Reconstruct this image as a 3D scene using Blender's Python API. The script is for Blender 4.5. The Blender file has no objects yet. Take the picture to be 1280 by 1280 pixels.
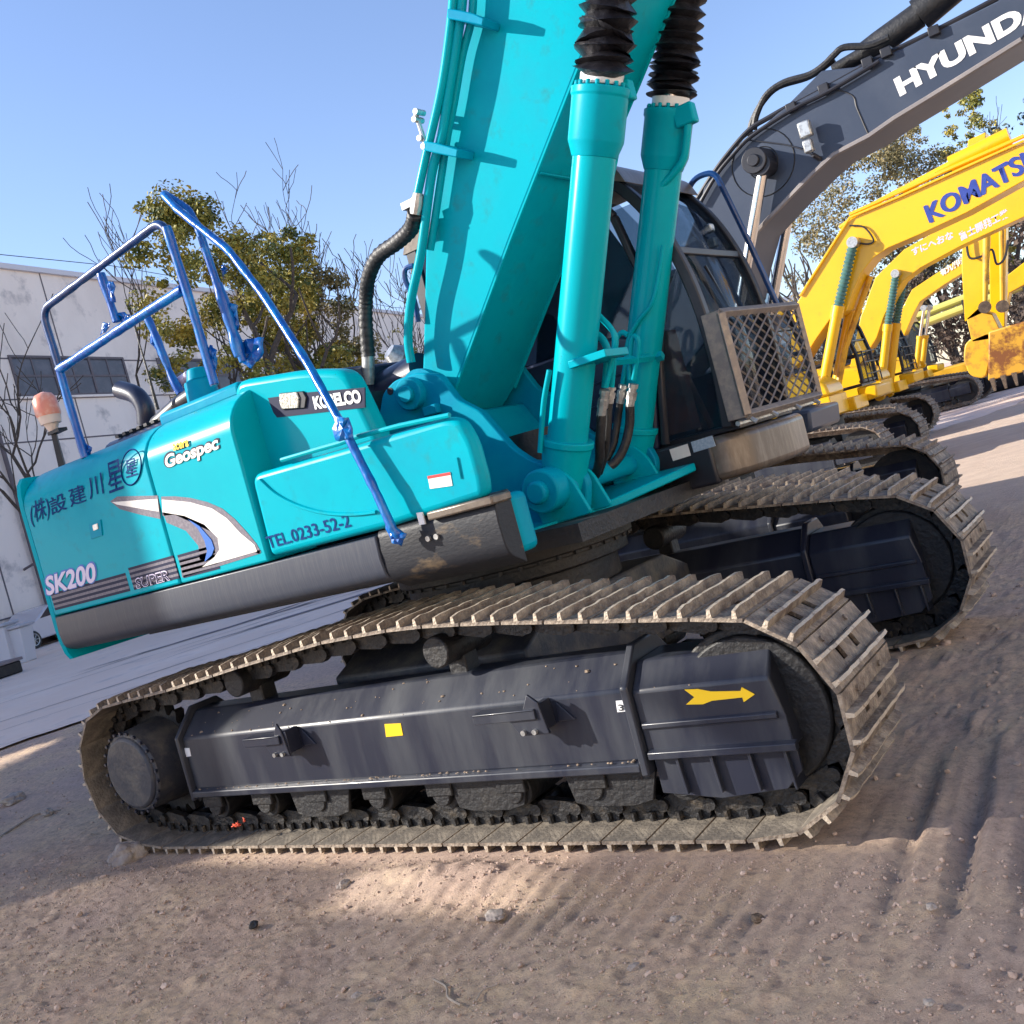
import bpy, math, random
import numpy as np
from mathutils import Vector, Matrix, noise
random.seed(7)
SC = bpy.context.scene
COL = SC.collection
R = math.radians
# ------------------------------------------------------------------ camera
CAM = Vector((3.3563, -4.6084, 1.5162)); YAW, PITCH, ROLL, FPX = -0.6131, -0.0344, -0.265, 1282.18
def cam_axes():
    cy, sy = math.cos(YAW), math.sin(YAW)
    d = Vector((sy*math.cos(PITCH), cy*math.cos(PITCH), math.sin(PITCH)))
    r0 = Vector((cy, -sy, 0)); u0 = r0.cross(d)
    return (r0*math.cos(ROLL)+u0*math.sin(ROLL), -r0*math.sin(ROLL)+u0*math.cos(ROLL), d)
CR, CU, CD = cam_axes()
cam = bpy.data.cameras.new('camera'); co = bpy.data.objects.new('camera', cam); COL.objects.link(co)
co.matrix_world = Matrix(((CR.x, CU.x, -CD.x, CAM.x), (CR.y, CU.y, -CD.y, CAM.y), (CR.z, CU.z, -CD.z, CAM.z), (0, 0, 0, 1)))
cam.sensor_width = 36; cam.lens = 36*FPX/1280; cam.clip_end = 2000; cam.clip_start = 0.05
SC.camera = co
# ------------------------------------------------------------------ light
SUN_DIR = Vector((0.80, 0.50, 0)).normalized()          # horizontal travel of the light
SUN_EL = R(26)
travel = Vector((SUN_DIR.x*math.cos(SUN_EL), SUN_DIR.y*math.cos(SUN_EL), -math.sin(SUN_EL)))
w = bpy.data.worlds.new("World"); SC.world = w; w.use_nodes = True
nt = w.node_tree; bg = nt.nodes['Background']
sky = nt.nodes.new('ShaderNodeTexSky'); sky.sky_type = 'NISHITA'; sky.sun_disc = False
sky.sun_elevation = SUN_EL; sky.sun_rotation = math.atan2(-SUN_DIR.x, -SUN_DIR.y)
sky.air_density = 1.0; sky.dust_density = 0.3; sky.ozone_density = 3.0
tintn = nt.nodes.new('ShaderNodeMix'); tintn.data_type = 'RGBA'; tintn.blend_type = 'MULTIPLY'; tintn.inputs[0].default_value = 1; tintn.inputs[7].default_value = (.84, .765, .80, 1)
nt.links.new(sky.outputs[0], tintn.inputs[6]); nt.links.new(tintn.outputs[2], bg.inputs[0]); bg.inputs[1].default_value = 0.15
sun = bpy.data.lights.new('sun', 'SUN'); sun.energy = 4.0; sun.angle = R(0.5); sun.color = (1, .93, .82)
so = bpy.data.objects.new('sun', sun); COL.objects.link(so)
so.rotation_euler = travel.to_track_quat('-Z', 'Y').to_euler()
SC.view_settings.view_transform = 'Standard'; SC.view_settings.look = 'None'
SC.view_settings.exposure = 1.16; SC.view_settings.gamma = 1
# ------------------------------------------------------------------ measuring: where a sight line meets a true plane
def sight(px, py):
    return CD + CR*((px-640)/FPX) - CU*((py-640)/FPX)
def on(px, py, y=None, x=None, z=None):
    v = sight(px, py)
    t = (y-CAM.y)/v.y if y is not None else (x-CAM.x)/v.x if x is not None else (z-CAM.z)/v.z
    return CAM + v*t
def xz(pts, y, sc=1, ox=0, oy=0):
    o = []
    for p in pts:
        q = on(p[0]*sc+ox, p[1]*sc+oy, y=y); o.append((q.x, q.z))
    return o
# ------------------------------------------------------------------ materials
def mat(name, c, rough=.5, metal=0, c2=None, scale=4, lo=.45, hi=.65, bump=0, bscale=40, coat=0, c3=None, s3=1.0, stretch=None, rough2=None, wp=False, detail=6, spec=.5, lo3=.5, hi3=.7):
    m = bpy.data.materials.new(name); m.use_nodes = True
    t = m.node_tree; b = t.nodes['Principled BSDF']
    b.inputs['Roughness'].default_value = rough; b.inputs['Metallic'].default_value = metal
    b.inputs['Coat Weight'].default_value = coat; b.inputs['Coat Roughness'].default_value = .12
    b.inputs['Specular IOR Level'].default_value = spec
    b.inputs['Base Color'].default_value = (*c, 1)
    if c2 or bump:
        if wp:
            g = t.nodes.new('ShaderNodeNewGeometry'); src = g.outputs['Position']
        else:
            g = t.nodes.new('ShaderNodeTexCoord'); src = g.outputs['Object']
        if stretch:
            mp = t.nodes.new('ShaderNodeMapping'); mp.inputs['Scale'].default_value = stretch
            t.links.new(src, mp.inputs[0]); src2 = mp.outputs[0]
        else: src2 = src
    if c2:
        def layer(prev, col, sc, lo, hi, s):
            n = t.nodes.new('ShaderNodeTexNoise'); n.inputs['Scale'].default_value = sc; n.inputs['Detail'].default_value = detail
            n.inputs['Roughness'].default_value = .65
            t.links.new(s, n.inputs['Vector'])
            r = t.nodes.new('ShaderNodeMapRange'); r.inputs[1].default_value = lo; r.inputs[2].default_value = hi
            t.links.new(n.outputs[0], r.inputs[0])
            x = t.nodes.new('ShaderNodeMix'); x.data_type = 'RGBA'
            t.links.new(r.outputs[0], x.inputs[0])
            if prev is None: x.inputs[6].default_value = (*c, 1)
            else: t.links.new(prev, x.inputs[6])
            x.inputs[7].default_value = (*col, 1)
            return x.outputs[2], r.outputs[0]
        o, f = layer(None, c2, scale, lo, hi, src2)
        if c3: o, _ = layer(o, c3, s3, lo3, hi3, src)
        t.links.new(o, b.inputs['Base Color'])
        if rough2 is not None:
            rr = t.nodes.new('ShaderNodeMapRange'); rr.inputs[3].default_value = rough; rr.inputs[4].default_value = rough2
            t.links.new(f, rr.inputs[0]); t.links.new(rr.outputs[0], b.inputs['Roughness'])
    if bump:
        n = t.nodes.new('ShaderNodeTexNoise'); n.inputs['Scale'].default_value = bscale; n.inputs['Detail'].default_value = 5
        t.links.new(src2, n.inputs['Vector'])
        bp = t.nodes.new('ShaderNodeBump'); bp.inputs['Strength'].default_value = bump; bp.inputs['Distance'].default_value = .02
        t.links.new(n.outputs[0], bp.inputs['Height']); t.links.new(bp.outputs[0], b.inputs['Normal'])
    return m
def glass(name, tint, alpha, rough=.03):
    m = bpy.data.materials.new(name); m.use_nodes = True
    t = m.node_tree; b = t.nodes['Principled BSDF']; out = t.nodes['Material Output']
    b.inputs['Base Color'].default_value = (*tint, 1); b.inputs['Roughness'].default_value = rough
    tr = t.nodes.new('ShaderNodeBsdfTransparent'); tr.inputs[0].default_value = (.82, .88, .93, 1)
    mx = t.nodes.new('ShaderNodeMixShader'); mx.inputs[0].default_value = alpha
    t.links.new(tr.outputs[0], mx.inputs[1]); t.links.new(b.outputs[0], mx.inputs[2]); t.links.new(mx.outputs[0], out.inputs[0])
    return m
M = {}
M['teal'] = mat('teal_paint', (.0, .36, .45), .3, c2=(.0, .31, .41), scale=1.6, c3=(.02, .25, .29), s3=9, lo3=.56, hi3=.8, spec=.07, bump=.03, bscale=6, rough2=.42)
M['teal_hood'] = mat('teal_paint_hood', (.0, .36, .43), .26, c2=(.0, .32, .40), scale=1.3, coat=.03, spec=.08, bump=.025, bscale=5)
M['teal_dull'] = mat('teal_paint_overspray', (.0, .29, .42), .42, c2=(.0, .22, .38), scale=2.5, spec=.07, bump=.05, bscale=25)
M['skirt'] = mat('grey_frame_paint', (.042, .050, .072), .42, c2=(.06, .068, .085), scale=9, stretch=(14, 1, .6), spec=.3, coat=.05, bump=.03, bscale=12)
M['frame'] = mat('dark_grey_paint', (.016, .019, .034), .36, c2=(.055, .06, .07), scale=1.1, lo=.44, hi=.72, coat=.12, spec=.4, stretch=(3.2, 1, .55), detail=8, bump=.02, rough2=.5)
M['frame_dusty'] = mat('dusty_grey_paint', (.032, .036, .05), .5, c2=(.15, .135, .11), scale=5, lo=.45, hi=.75, bump=.15, bscale=50)
M['step'] = mat('dusty_step_paint', (.016, .018, .024), .5, spec=.3, c2=(.13, .095, .06), scale=5, lo=.58, hi=.72, bump=.1, stretch=(1, 1, 2.5))
M['black'] = mat('black_rubber', (.012, .013, .016), .5, c2=(.03, .03, .032), scale=12, bump=.2, bscale=60)
M['boot'] = mat('black_bellows', (.010, .010, .014), .38, c2=(.022, .022, .028), scale=20, bump=.3, bscale=35)
M['steel'] = mat('track_steel', (.14, .11, .088), .65, metal=.05, c2=(.36, .29, .22), scale=14, lo=.42, hi=.66, bump=.5, bscale=70, c3=(.09, .055, .04), s3=5, lo3=.52, hi3=.7)
M['crest'] = mat('worn_crest_steel', (.48, .40, .31), .5, metal=.2, c2=(.55, .47, .37), scale=30, c3=(.2, .14, .1), s3=18, lo3=.55, hi3=.68, bump=.4, bscale=90)
M['pad_in'] = mat('dusty_shoe_steel', (.13, .112, .092), .65, metal=.05, c2=(.27, .23, .18), scale=10, lo=.4, hi=.62, bump=.35, bscale=70)
M['chain'] = mat('oily_chain_steel', (.022, .021, .022), .45, metal=.3, c2=(.07, .055, .04), scale=18, lo=.5, hi=.7, bump=.4, bscale=60)
M['rust'] = mat('rusty_casting', (.07, .045, .03), .65, c2=(.16, .11, .07), scale=9, bump=.4, bscale=50)
M['castdark'] = mat('dark_casting', (.010, .010, .012), .55, c2=(.028, .025, .022), scale=8, lo=.5, hi=.7, bump=.35, bscale=45)
M['navy'] = mat('navy_cab_paint', (.012, .018, .045), .38, c2=(.02, .028, .06), scale=3, coat=.25, bump=.03)
M['navy_dark'] = mat('cab_frame_paint', (.012, .013, .02), .42, c2=(.022, .022, .03), scale=5)
M['bronze'] = mat('dusty_deck_paint', (.13, .105, .085), .34, metal=.35, c2=(.2, .17, .14), scale=4, stretch=(1, 6, 1), bump=.05)
M['blue'] = mat('blue_film', (.001, .075, .36), .28, c2=(.002, .18, .52), scale=22, stretch=(1, 1, .35), coat=.2, bump=.2, bscale=45)
M['blue_dark'] = mat('blue_painted_tube', (.002, .03, .13), .32, c2=(.003, .055, .22), scale=9, coat=.4)
M['white'] = mat('white_decal', (.8, .8, .8), .35)
M['offwhite'] = mat('cream_decal', (.78, .74, .68), .35, c2=(.7, .66, .62), scale=8)
M['lilac'] = mat('pale_decal', (.62, .55, .72), .4)
M['grey'] = mat('grey_decal', (.15, .14, .17), .5, c2=(.22, .20, .23), scale=60, spec=.2)
M['dstripe'] = mat('dark_stripe_decal', (.018, .022, .055), .5, spec=.15)
M['bluedecal'] = mat('blue_decal', (.01, .12, .5), .4)
M['navydecal'] = mat('navy_decal', (.02, .045, .27), .45, c2=(.03, .06, .3), scale=8)
M['ink'] = mat('blue_ink', (.0, .025, .15), .6, spec=.1, c2=(.0, .10, .24), scale=90, lo=.5, hi=.7)
M['ydecal'] = mat('yellow_decal', (.85, .55, .01), .45)
M['red'] = mat('red_paint', (.6, .02, .02), .5)
M['orange'] = mat('orange_lens', (.75, .26, .17), .35, c2=(.8, .45, .34), scale=14)
M['clearlens'] = mat('milky_lens', (.75, .6, .5), .25)
M['chrome'] = mat('chromed_rod', (.7, .68, .64), .18, metal=1)
M['bolt'] = mat('plated_steel', (.55, .55, .53), .35, metal=.7, c2=(.3, .3, .3), scale=30)
M['yellow'] = mat('yellow_paint', (.80, .44, .0), .38, c2=(.76, .40, .0), scale=1.2, c3=(.55, .27, .02), s3=5, lo3=.6, hi3=.8, coat=.3, bump=.03, bscale=5)
M['yellow_dirty'] = mat('worn_yellow_paint', (.68, .37, .02), .45, c2=(.28, .12, .035), scale=3, lo=.5, hi=.68, bump=.1)
M['hgrey'] = mat('blue_grey_paint', (.042, .056, .09), .4, c2=(.055, .07, .105), scale=2, coat=.1, spec=.3)
M['hedge_metal'] = mat('brown_edge_paint', (.22, .2, .2), .4, c2=(.3, .27, .26), scale=3)
M['green_boot'] = mat('green_grey_bellows', (.06, .16, .15), .6, c2=(.1, .2, .17), scale=9)
M['glass'] = glass('cab_glass', (.02, .03, .045), .32)
M['glass_dark'] = glass('tinted_glass', (.006, .012, .03), .86, .06)
M['mesh'] = mat('guard_steel', (.22, .19, .175), .5, metal=.4, c2=(.32, .27, .22), scale=20)
M['seat'] = mat('seat_cloth', (.18, .07, .05), .8, c2=(.06, .05, .05), scale=6)
# ------------------------------------------------------------------ mesh building
class MB:
    def __init__(s): s.v = []; s.f = []
    def add(s, vs, fs):
        o = len(s.v); s.v += [tuple(v) for v in vs]; s.f += [tuple(i+o for i in f) for f in fs]; return s
    def box(s, x0, x1, y0, y1, z0, z1, M4=None):
        vs = [Vector(p) for p in ((x0,y0,z0),(x1,y0,z0),(x1,y1,z0),(x0,y1,z0),(x0,y0,z1),(x1,y0,z1),(x1,y1,z1),(x0,y1,z1))]
        if M4: vs = [M4 @ v for v in vs]
        return s.add(vs, [(0,3,2,1),(4,5,6,7),(0,1,5,4),(1,2,6,5),(2,3,7,6),(3,0,4,7)])
    def prism(s, pts, a0, a1, axis='y', taper=None):
        # pts polygon in the plane across the axis; y: (x,z); x: (y,z); z: (x,y)
        n = len(pts)
        area = sum(pts[i][0]*pts[(i+1) % n][1]-pts[(i+1) % n][0]*pts[i][1] for i in range(n))
        if area < 0: pts = pts[::-1]
        def P(p, a): return {'y': (p[0], a, p[1]), 'x': (a, p[0], p[1]), 'z': (p[0], p[1], a)}[axis]
        vs = [P(p, a0) for p in pts]
        cx = sum(p[0] for p in pts)/n; cz = sum(p[1] for p in pts)/n
        q = pts if not taper else [(cx+(p[0]-cx)*taper, cz+(p[1]-cz)*taper) for p in pts]
        vs += [P(p, a1) for p in q]
        fs = [tuple(range(n)), tuple(range(2*n-1, n-1, -1))]
        for i in range(n):
            j = (i+1) % n; fs.append((i, i+n, j+n, j))
        if axis != 'y': fs = [tuple(reversed(f)) for f in fs]
        if a1 < a0: fs = [tuple(reversed(f)) for f in fs]
        return s.add(vs, fs)
    def cyl(s, p0, p1, r0, r1=None, n=20, caps=True):
        return s.tube([p0, p1], [r0, r0 if r1 is None else r1], n, caps)
    def tube(s, pts, rad, n=10, caps=True):
        pts = [Vector(p) for p in pts]
        if not hasattr(rad, '__len__'): rad = [rad]*len(pts)
        o = len(s.v); ref = None
        for i, p in enumerate(pts):
            if i == 0: d = pts[1]-p
            elif i == len(pts)-1: d = p-pts[i-1]
            else: d = (pts[i+1]-p).normalized()+(p-pts[i-1]).normalized()
            d = d.normalized() if d.length > 1e-9 else Vector((0, 0, 1))
            if ref is None:
                ref = Vector((0, 0, 1)) if abs(d.z) < .9 else Vector((1, 0, 0))
            a = (ref - d*ref.dot(d)).normalized(); ref = a; b = d.cross(a)
            for k in range(n):
                t = 2*math.pi*k/n; s.v.append(tuple(p+a*(rad[i]*math.cos(t))+b*(rad[i]*math.sin(t))))
        for i in range(len(pts)-1):
            for k in range(n):
                q = (k+1) % n; s.f.append((o+i*n+k, o+i*n+q, o+(i+1)*n+q, o+(i+1)*n+k))
        if caps:
            s.f.append(tuple(o+k for k in reversed(range(n)))); s.f.append(tuple(o+(len(pts)-1)*n+k for k in range(n)))
        return s
    def build(s, name, m, parent=None, bevel=0, smooth=35, seg=2):
        me = bpy.data.meshes.new(name); me.from_pydata(s.v, [], s.f); me.materials.append(m)
        me.polygons.foreach_set('use_smooth', [True]*len(me.polygons)); me.set_sharp_from_angle(angle=R(smooth))
        o = bpy.data.objects.new(name, me); COL.objects.link(o)
        if parent: o.parent = parent
        if bevel:
            b = o.modifiers.new('bevel', 'BEVEL'); b.width = bevel; b.segments = seg; b.limit_method = 'ANGLE'; b.angle_limit = R(30); b.harden_normals = False
        return o
def tag(o, label=None, cat=None, group=None, kind=None):
    if label: o['label'] = label
    if cat: o['category'] = cat
    if group: o['group'] = group
    if kind: o['kind'] = kind
    return o
def empty(name, loc=(0, 0, 0), rz=0):
    o = bpy.data.objects.new(name, None); COL.objects.link(o); o.location = loc; o.rotation_euler = (0, 0, rz); o.empty_display_size = .3
    return o
def smooth_path(pts, k=8):
    P = [Vector(p) for p in pts]; out = []
    for i in range(len(P)-1):
        a = P[max(i-1, 0)]; b = P[i]; c = P[i+1]; d = P[min(i+2, len(P)-1)]
        for j in range(k):
            t = j/k; out.append(.5*((2*b)+(c-a)*t+(2*a-5*b+4*c-d)*t*t+(3*b-a-3*c+d)*t**3))
    out.append(P[-1]); return out
def fillet(pts, r, k=5):
    P = [Vector(p) for p in pts]; out = [P[0]]
    for i in range(1, len(P)-1):
        a, b, c = P[i-1], P[i], P[i+1]
        u = (a-b); v = (c-b); q = min(r, u.length*.45, v.length*.45)
        s0 = b+u.normalized()*q; s1 = b+v.normalized()*q
        for j in range(k+1):
            t = j/k; out.append(s0*(1-t)**2+b*2*t*(1-t)+s1*t*t)
    out.append(P[-1]); return out
def rot2(poly, r, k=4):     # rounded polygon corners in 2D
    n = len(poly); out = []
    rr = r if hasattr(r, '__len__') else [r]*n
    for i in range(n):
        a = Vector(poly[i-1]); b = Vector(poly[i]); c = Vector(poly[(i+1) % n])
        if rr[i] <= 0: out.append(tuple(b)); continue
        u = a-b; v = c-b; q = min(rr[i], u.length*.45, v.length*.45)
        s0 = b+u.normalized()*q; s1 = b+v.normalized()*q
        for j in range(k+1):
            t = j/k; p = s0*(1-t)**2+b*2*t*(1-t)+s1*t*t; out.append((p.x, p.y))
    return out
def glyphs(txt, off=0.0, shear=0):
    c = bpy.data.curves.new('t', 'FONT'); c.body = txt; c.offset = off; c.shear = shear; c.resolution_u = 4
    o = bpy.data.objects.new('t', c); COL.objects.link(o)
    me = bpy.data.meshes.new_from_object(o.evaluated_get(bpy.context.evaluated_depsgraph_get()))
    bpy.data.objects.remove(o); bpy.data.curves.remove(c)
    return me
def text(name, txt, pl, pr, pt, y, m, parent, off=.02, lift=.003, sc=1, ox=0, oy=0, org=Vector((0, 0, 0)), shear=0):
    # lettering lying on the plane y: base left, base right, top left
    f = lambda p: on(p[0]*sc+ox, p[1]*sc+oy, y=y)-org
    L, Rr, T = f(pl), f(pr), f(pt)
    me = glyphs(txt, off, shear)
    xs = [v.co.x for v in me.vertices]; ys = [v.co.y for v in me.vertices]
    x0, x1, y0, y1 = min(xs), max(xs), min(ys), max(ys)
    for v in me.vertices:
        u = (v.co.x-x0)/(x1-x0); t = (v.co.y-y0)/(y1-y0)
        p = L+(Rr-L)*u+(T-L)*t; v.co = (p.x, p.y-lift, p.z)
    me.materials.clear(); me.materials.append(m); me.name = name
    o = bpy.data.objects.new(name, me); COL.objects.link(o); o.parent = parent
    return o
def decal(name, pts, y, m, parent, lift=.002, sc=1, ox=0, oy=0, org=Vector((0, 0, 0)), polys=None):
    b = MB()
    for P in (polys or [pts]):
        q = [(a-org.x, c-org.z) for a, c in xz(P, y, sc, ox, oy)]
        b.prism(q, y-org.y-lift, y-org.y-.0005*0+.004)
    return b.build(name, m, parent)
# ------------------------------------------------------------------ value noise on arrays
def vnoise(x, y, seed=0):
    xi = np.floor(x).astype(np.int64); yi = np.floor(y).astype(np.int64); fx = x-xi; fy = y-yi
    fx = fx*fx*(3-2*fx); fy = fy*fy*(3-2*fy)
    def h(a, b):
        n = (a*374761393+b*668265263+seed*1442695041) & 0x7fffffff
        n = ((n ^ (n >> 13))*1274126177) & 0x7fffffff
        return ((n ^ (n >> 16)) & 0xffff)/65535.0
    return (h(xi, yi)*(1-fx)+h(xi+1, yi)*fx)*(1-fy)+(h(xi, yi+1)*(1-fx)+h(xi+1, yi+1)*fx)*fy
def fbm(x, y, sc, oc, seed=0, g=.5):
    s = 0; a = 1; t = 0
    for i in range(oc):
        s = s+a*vnoise(x*sc*2**i+17.3*i, y*sc*2**i-9.1*i, seed+i); t += a; a *= g
    return s/t-.5
# ================================================================== the setting
ROADP = Vector((-8.8, 1.5)); WD = Vector((-.236, .972)).normalized(); WN = Vector((WD.y, -WD.x)); RD = Vector((.36, .933)).normalized(); RN = Vector((RD.y, -RD.x))   # wall direction and its outward normal
def axis_coords(segs, far, grow=1.13):
    a = []
    x = segs[0][0]
    for x0, x1, st in segs:
        n = max(1, int(round((x1-x0)/st))); a += [x0+(x1-x0)*i/n for i in range(n)]
    a.append(segs[-1][1])
    st = segs[-1][2]; x = a[-1]; hi = []
    while x < far: st *= grow; x += st; hi.append(x)
    st = segs[0][2]; x = a[0]; lo = []
    while x > -far: st *= grow; x -= st; lo.append(x)
    return np.array(lo[::-1]+a+hi)
def sstep(a, b, v):
    t = np.clip((v-a)/(b-a), 0, 1); return t*t*(3-2*t)
def ground_h(X, Y):
    wx = X+.05*fbm(X, Y, 3, 2, 61); wy = Y+.05*fbm(X, Y, 3, 2, 71)
    near = 1-sstep(8, 16, np.hypot(X-1, Y+1))
    rid = 1-np.abs(fbm(wx, wy, 5.5, 3, 5))*3.2                     # crumbled crusts
    h = .10*fbm(X, Y, .55, 3, 1)+.045*fbm(wx, wy, 2.3, 4, 2)+.022*fbm(wx, wy, 10, 5, 3, .65)+.005*np.clip(rid, 0, 1)
    h += near*(.020*fbm(X, Y, 30, 4, 4, .7))
    clods = sstep(.20, .32, fbm(wx, wy, 7, 3, 9))*.014+sstep(.17, .30, fbm(wx, wy, 19, 3, 19))*.010
    h += clods*near
    # the tread prints that run out beside and in front of the near track
    side = sstep(-2.35, -1.75, Y+.25*fbm(X, Y, 1.3, 2, 33))*(1-sstep(-1.46, -1.40, Y))*sstep(.0, .7, X)
    front = sstep(1.98, 2.15, X)*(1-sstep(4.2, 5.2, X))*sstep(-2.1, -1.5, Y+.3*fbm(X, Y, 1.1, 2, 35))*(1-sstep(-.7, -.4, Y))
    wob = X+.04*fbm(X, Y, 1.0, 2, 44)+.10*(Y+1.4)+.10*np.clip(-1.4-Y, 0, 2)**2
    h = h*(1-.55*np.maximum(side, front))
    brk = np.clip(.95+1.4*fbm(X, Y, 2.4, 3, 91), .25, 1.3)
    crisp = lambda a: np.sign(np.sin(a))*np.abs(np.sin(a))**.7
    h += brk*(side*.010*crisp(wob*2*math.pi/.095)*(1-front)+front*(.018*crisp(wob*2*math.pi/.19)+.007*crisp(wob*2*math.pi/.095+.8)))
    # flattened under the tracks
    for yc, x0, x1 in ((-1.1, -2.2, 2.0), (1.1, -2.2, 2.0)):
        m = sstep(x0-.15, x0+.1, X)*(1-sstep(x1-.05, x1+.15, X))*(1-sstep(.27, .42, np.abs(Y-yc)))
        h = h*(1-m)+m*(.022+.012*fbm(X, Y, 14, 3, 51))
    m = (1-sstep(.35, .9, np.abs(Y+1.1)))*sstep(-2.6, -2.2, X)*(1-sstep(2, 2.4, X))
    h = h*(1-.6*m)
    h += .06*sstep(.1, .8, Y)*(1-sstep(1.6, 2.8, Y))*sstep(-3, -2.2, X)*(1-sstep(2.4, 3.4, X))
    # a soft heap scraped up by the outer edge of the near track
    h += .055*np.exp(-((X-.45)/.55)**2-((Y+1.62)/.14)**2)*(1+1.2*fbm(X, Y, 8, 3, 88))
    h += .04*np.exp(-((X+1.6)/.9)**2-((Y+1.75)/.2)**2)
    e = (X-ROADP.x)*RN.x+(Y-ROADP.y)*RN.y
    h = h*sstep(-.1, .6, e)+(-.03)*(1-sstep(-.1, .25, e))
    yard = sstep(3.5, 9, Y)
    h = h*(1-.85*yard)
    return h
gx = axis_coords([(-9, -3.2, .06), (-3.2, 3.5, .0135), (3.5, 6, .06)], 320)
gy = axis_coords([(-3.2, -1.3, .0125), (-1.3, 3, .04), (3, 9, .12)], 320)
GX, GY = np.meshgrid(gx, gy); GZ = ground_h(GX, GY)
nx, ny = len(gx), len(gy)
me = bpy.data.meshes.new('ground'); me.vertices.add(nx*ny)
me.vertices.foreach_set('co', np.stack([GX.ravel(), GY.ravel(), GZ.ravel()], 1).astype(np.float32).ravel())
ii = (np.arange(ny-1)[:, None]*nx+np.arange(nx-1)[None]).ravel()
q = np.stack([ii, ii+1, ii+nx+1, ii+nx], 1).astype(np.int32)
me.loops.add(q.size); me.loops.foreach_set('vertex_index', q.ravel())
me.polygons.add(len(q)); me.polygons.foreach_set('loop_start', np.arange(len(q), dtype=np.int32)*4)
me.polygons.foreach_set('use_smooth', np.ones(len(q), bool)); me.update(); me.validate()
def ground_mat():
    m = bpy.data.materials.new('dirt'); m.use_nodes = True; t = m.node_tree; b = t.nodes['Principled BSDF']
    b.inputs['Roughness'].default_value = .95; b.inputs['Specular IOR Level'].default_value = .15
    g = t.nodes.new('ShaderNodeNewGeometry')
    def noise_(sc, d=6, r=.6):
        n = t.nodes.new('ShaderNodeTexNoise'); n.inputs['Scale'].default_value = sc; n.inputs['Detail'].default_value = d; n.inputs['Roughness'].default_value = r
        t.links.new(g.outputs['Position'], n.inputs['Vector']); return n.outputs[0]
    def mp(v, a, c):
        r = t.nodes.new('ShaderNodeMapRange'); r.inputs[1].default_value = a; r.inputs[2].default_value = c; t.links.new(v, r.inputs[0]); return r.outputs[0]
    def mix(f, a, c):
        x = t.nodes.new('ShaderNodeMix'); x.data_type = 'RGBA'; t.links.new(f, x.inputs[0])
        for i, s in ((6, a), (7, c)):
            if isinstance(s, tuple): x.inputs[i].default_value = (*s, 1)
            else: t.links.new(s, x.inputs[i])
        return x.outputs[2]
    c = mix(mp(noise_(1.1, 5), .38, .62), (.74, .53, .40), (.84, .63, .41))
    c = mix(mp(noise_(.5, 4), .45, .7), c, (.60, .45, .40))
    c = mix(mp(noise_(22, 6, .75), .42, .68), c, (.46, .33, .27))
    c = mix(mp(noise_(45, 5, .85), .56, .68), c, (.32, .23, .19)); c = mix(mp(noise_(120, 4, .8), .56, .70), c, (.80, .66, .52))
    sx = t.nodes.new('ShaderNodeSeparateXYZ'); t.links.new(g.outputs['Position'], sx.inputs[0])
    f = mp(sx.outputs[1], 3.5, 9); c = mix(f, c, mix(mp(noise_(3, 6), .35, .65), (.60, .46, .36), (.70, .55, .43)))
    t.links.new(c, b.inputs['Base Color'])
    mm = t.nodes.new('ShaderNodeMath'); mm.operation = 'MULTIPLY_ADD'; mm.inputs[1].default_value = .5
    t.links.new(noise_(60, 8, .8), mm.inputs[0]); t.links.new(noise_(190, 5, .8), mm.inputs[2])
    bp = t.nodes.new('ShaderNodeBump'); bp.inputs['Strength'].default_value = 1.0; bp.inputs['Distance'].default_value = .015
    t.links.new(mm.outputs[0], bp.inputs['Height']); t.links.new(bp.outputs[0], b.inputs['Normal'])
    return m
me.materials.append(ground_mat()); go = bpy.data.objects.new('ground', me); COL.objects.link(go); tag(go, kind='structure')
# the concrete road between yard and factory
M['road'] = mat('old_concrete', (.76, .60, .50), .85, c2=(.82, .67, .57), scale=.7, c3=(.52, .43, .39), s3=1.4, lo3=.54, hi3=.75, bump=.08, bscale=40, wp=True)
b = MB(); P0 = ROADP
def rp(a, e): p = P0+RD*a-RN*e; return (p.x, p.y)
edge = [(a, .12*math.sin(a*1.7)+.10*math.sin(a*4.1+1)+.05*random.uniform(-1, 1)) for a in np.arange(-60, 140, .25)]
n0 = len(edge)
vs = [(*rp(a, e), .002) for a, e in edge]+[(*rp(a, 110), .002) for a, e in edge]
b.add(vs, [(i, i+1, n0+i+1, n0+i) for i in range(n0-1)])
tag(b.build('road', M['road']), kind='structure')
M['crack'] = mat('dark_streak', (.20, .17, .18), .8, c2=(.22, .2, .22), scale=4, wp=True)  # dark grey, for streaks drawn along the road
b = MB()
for e0, ww, a0, a1 in ((3.3, .03, -30, 60), (6.6, .02, -30, 90), (1.9, .012, -8, 40)):
    aa = np.arange(a0, a1, .6); vv = []
    for a in aa:
        k = e0+.10*math.sin(a*.5+e0)+.03*math.sin(a*2.3); h = ww*(.4+.6*random.random())
        vv += [(*rp(a, k-h), .006), (*rp(a, k+h), .006)]
    b.add(vv, [(2*i, 2*i+2, 2*i+3, 2*i+1) for i in range(len(aa)-1)])
for a0, e0, ln in ((3, 5.0, 9), (7, 5.5, 12), (2, 7.5, 6), (12, 4.6, 8)):        # broader wavy smears
    for q in range(4):
        vv = []; N = 18
        for i in range(N):
            a = a0+ln*i/(N-1)+q*.2; e = e0+.25*q+.5*math.sin(i*.25+q)+.03*random.random(); h = (.02+.10*random.random())*math.sin(math.pi*(i+.3)/N)
            vv += [(*rp(a, e-h), .010+.001*q), (*rp(a, e+h), .010+.001*q)]
        b.add(vv, [(2*i, 2*i+2, 2*i+3, 2*i+1) for i in range(N-1)])
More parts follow.
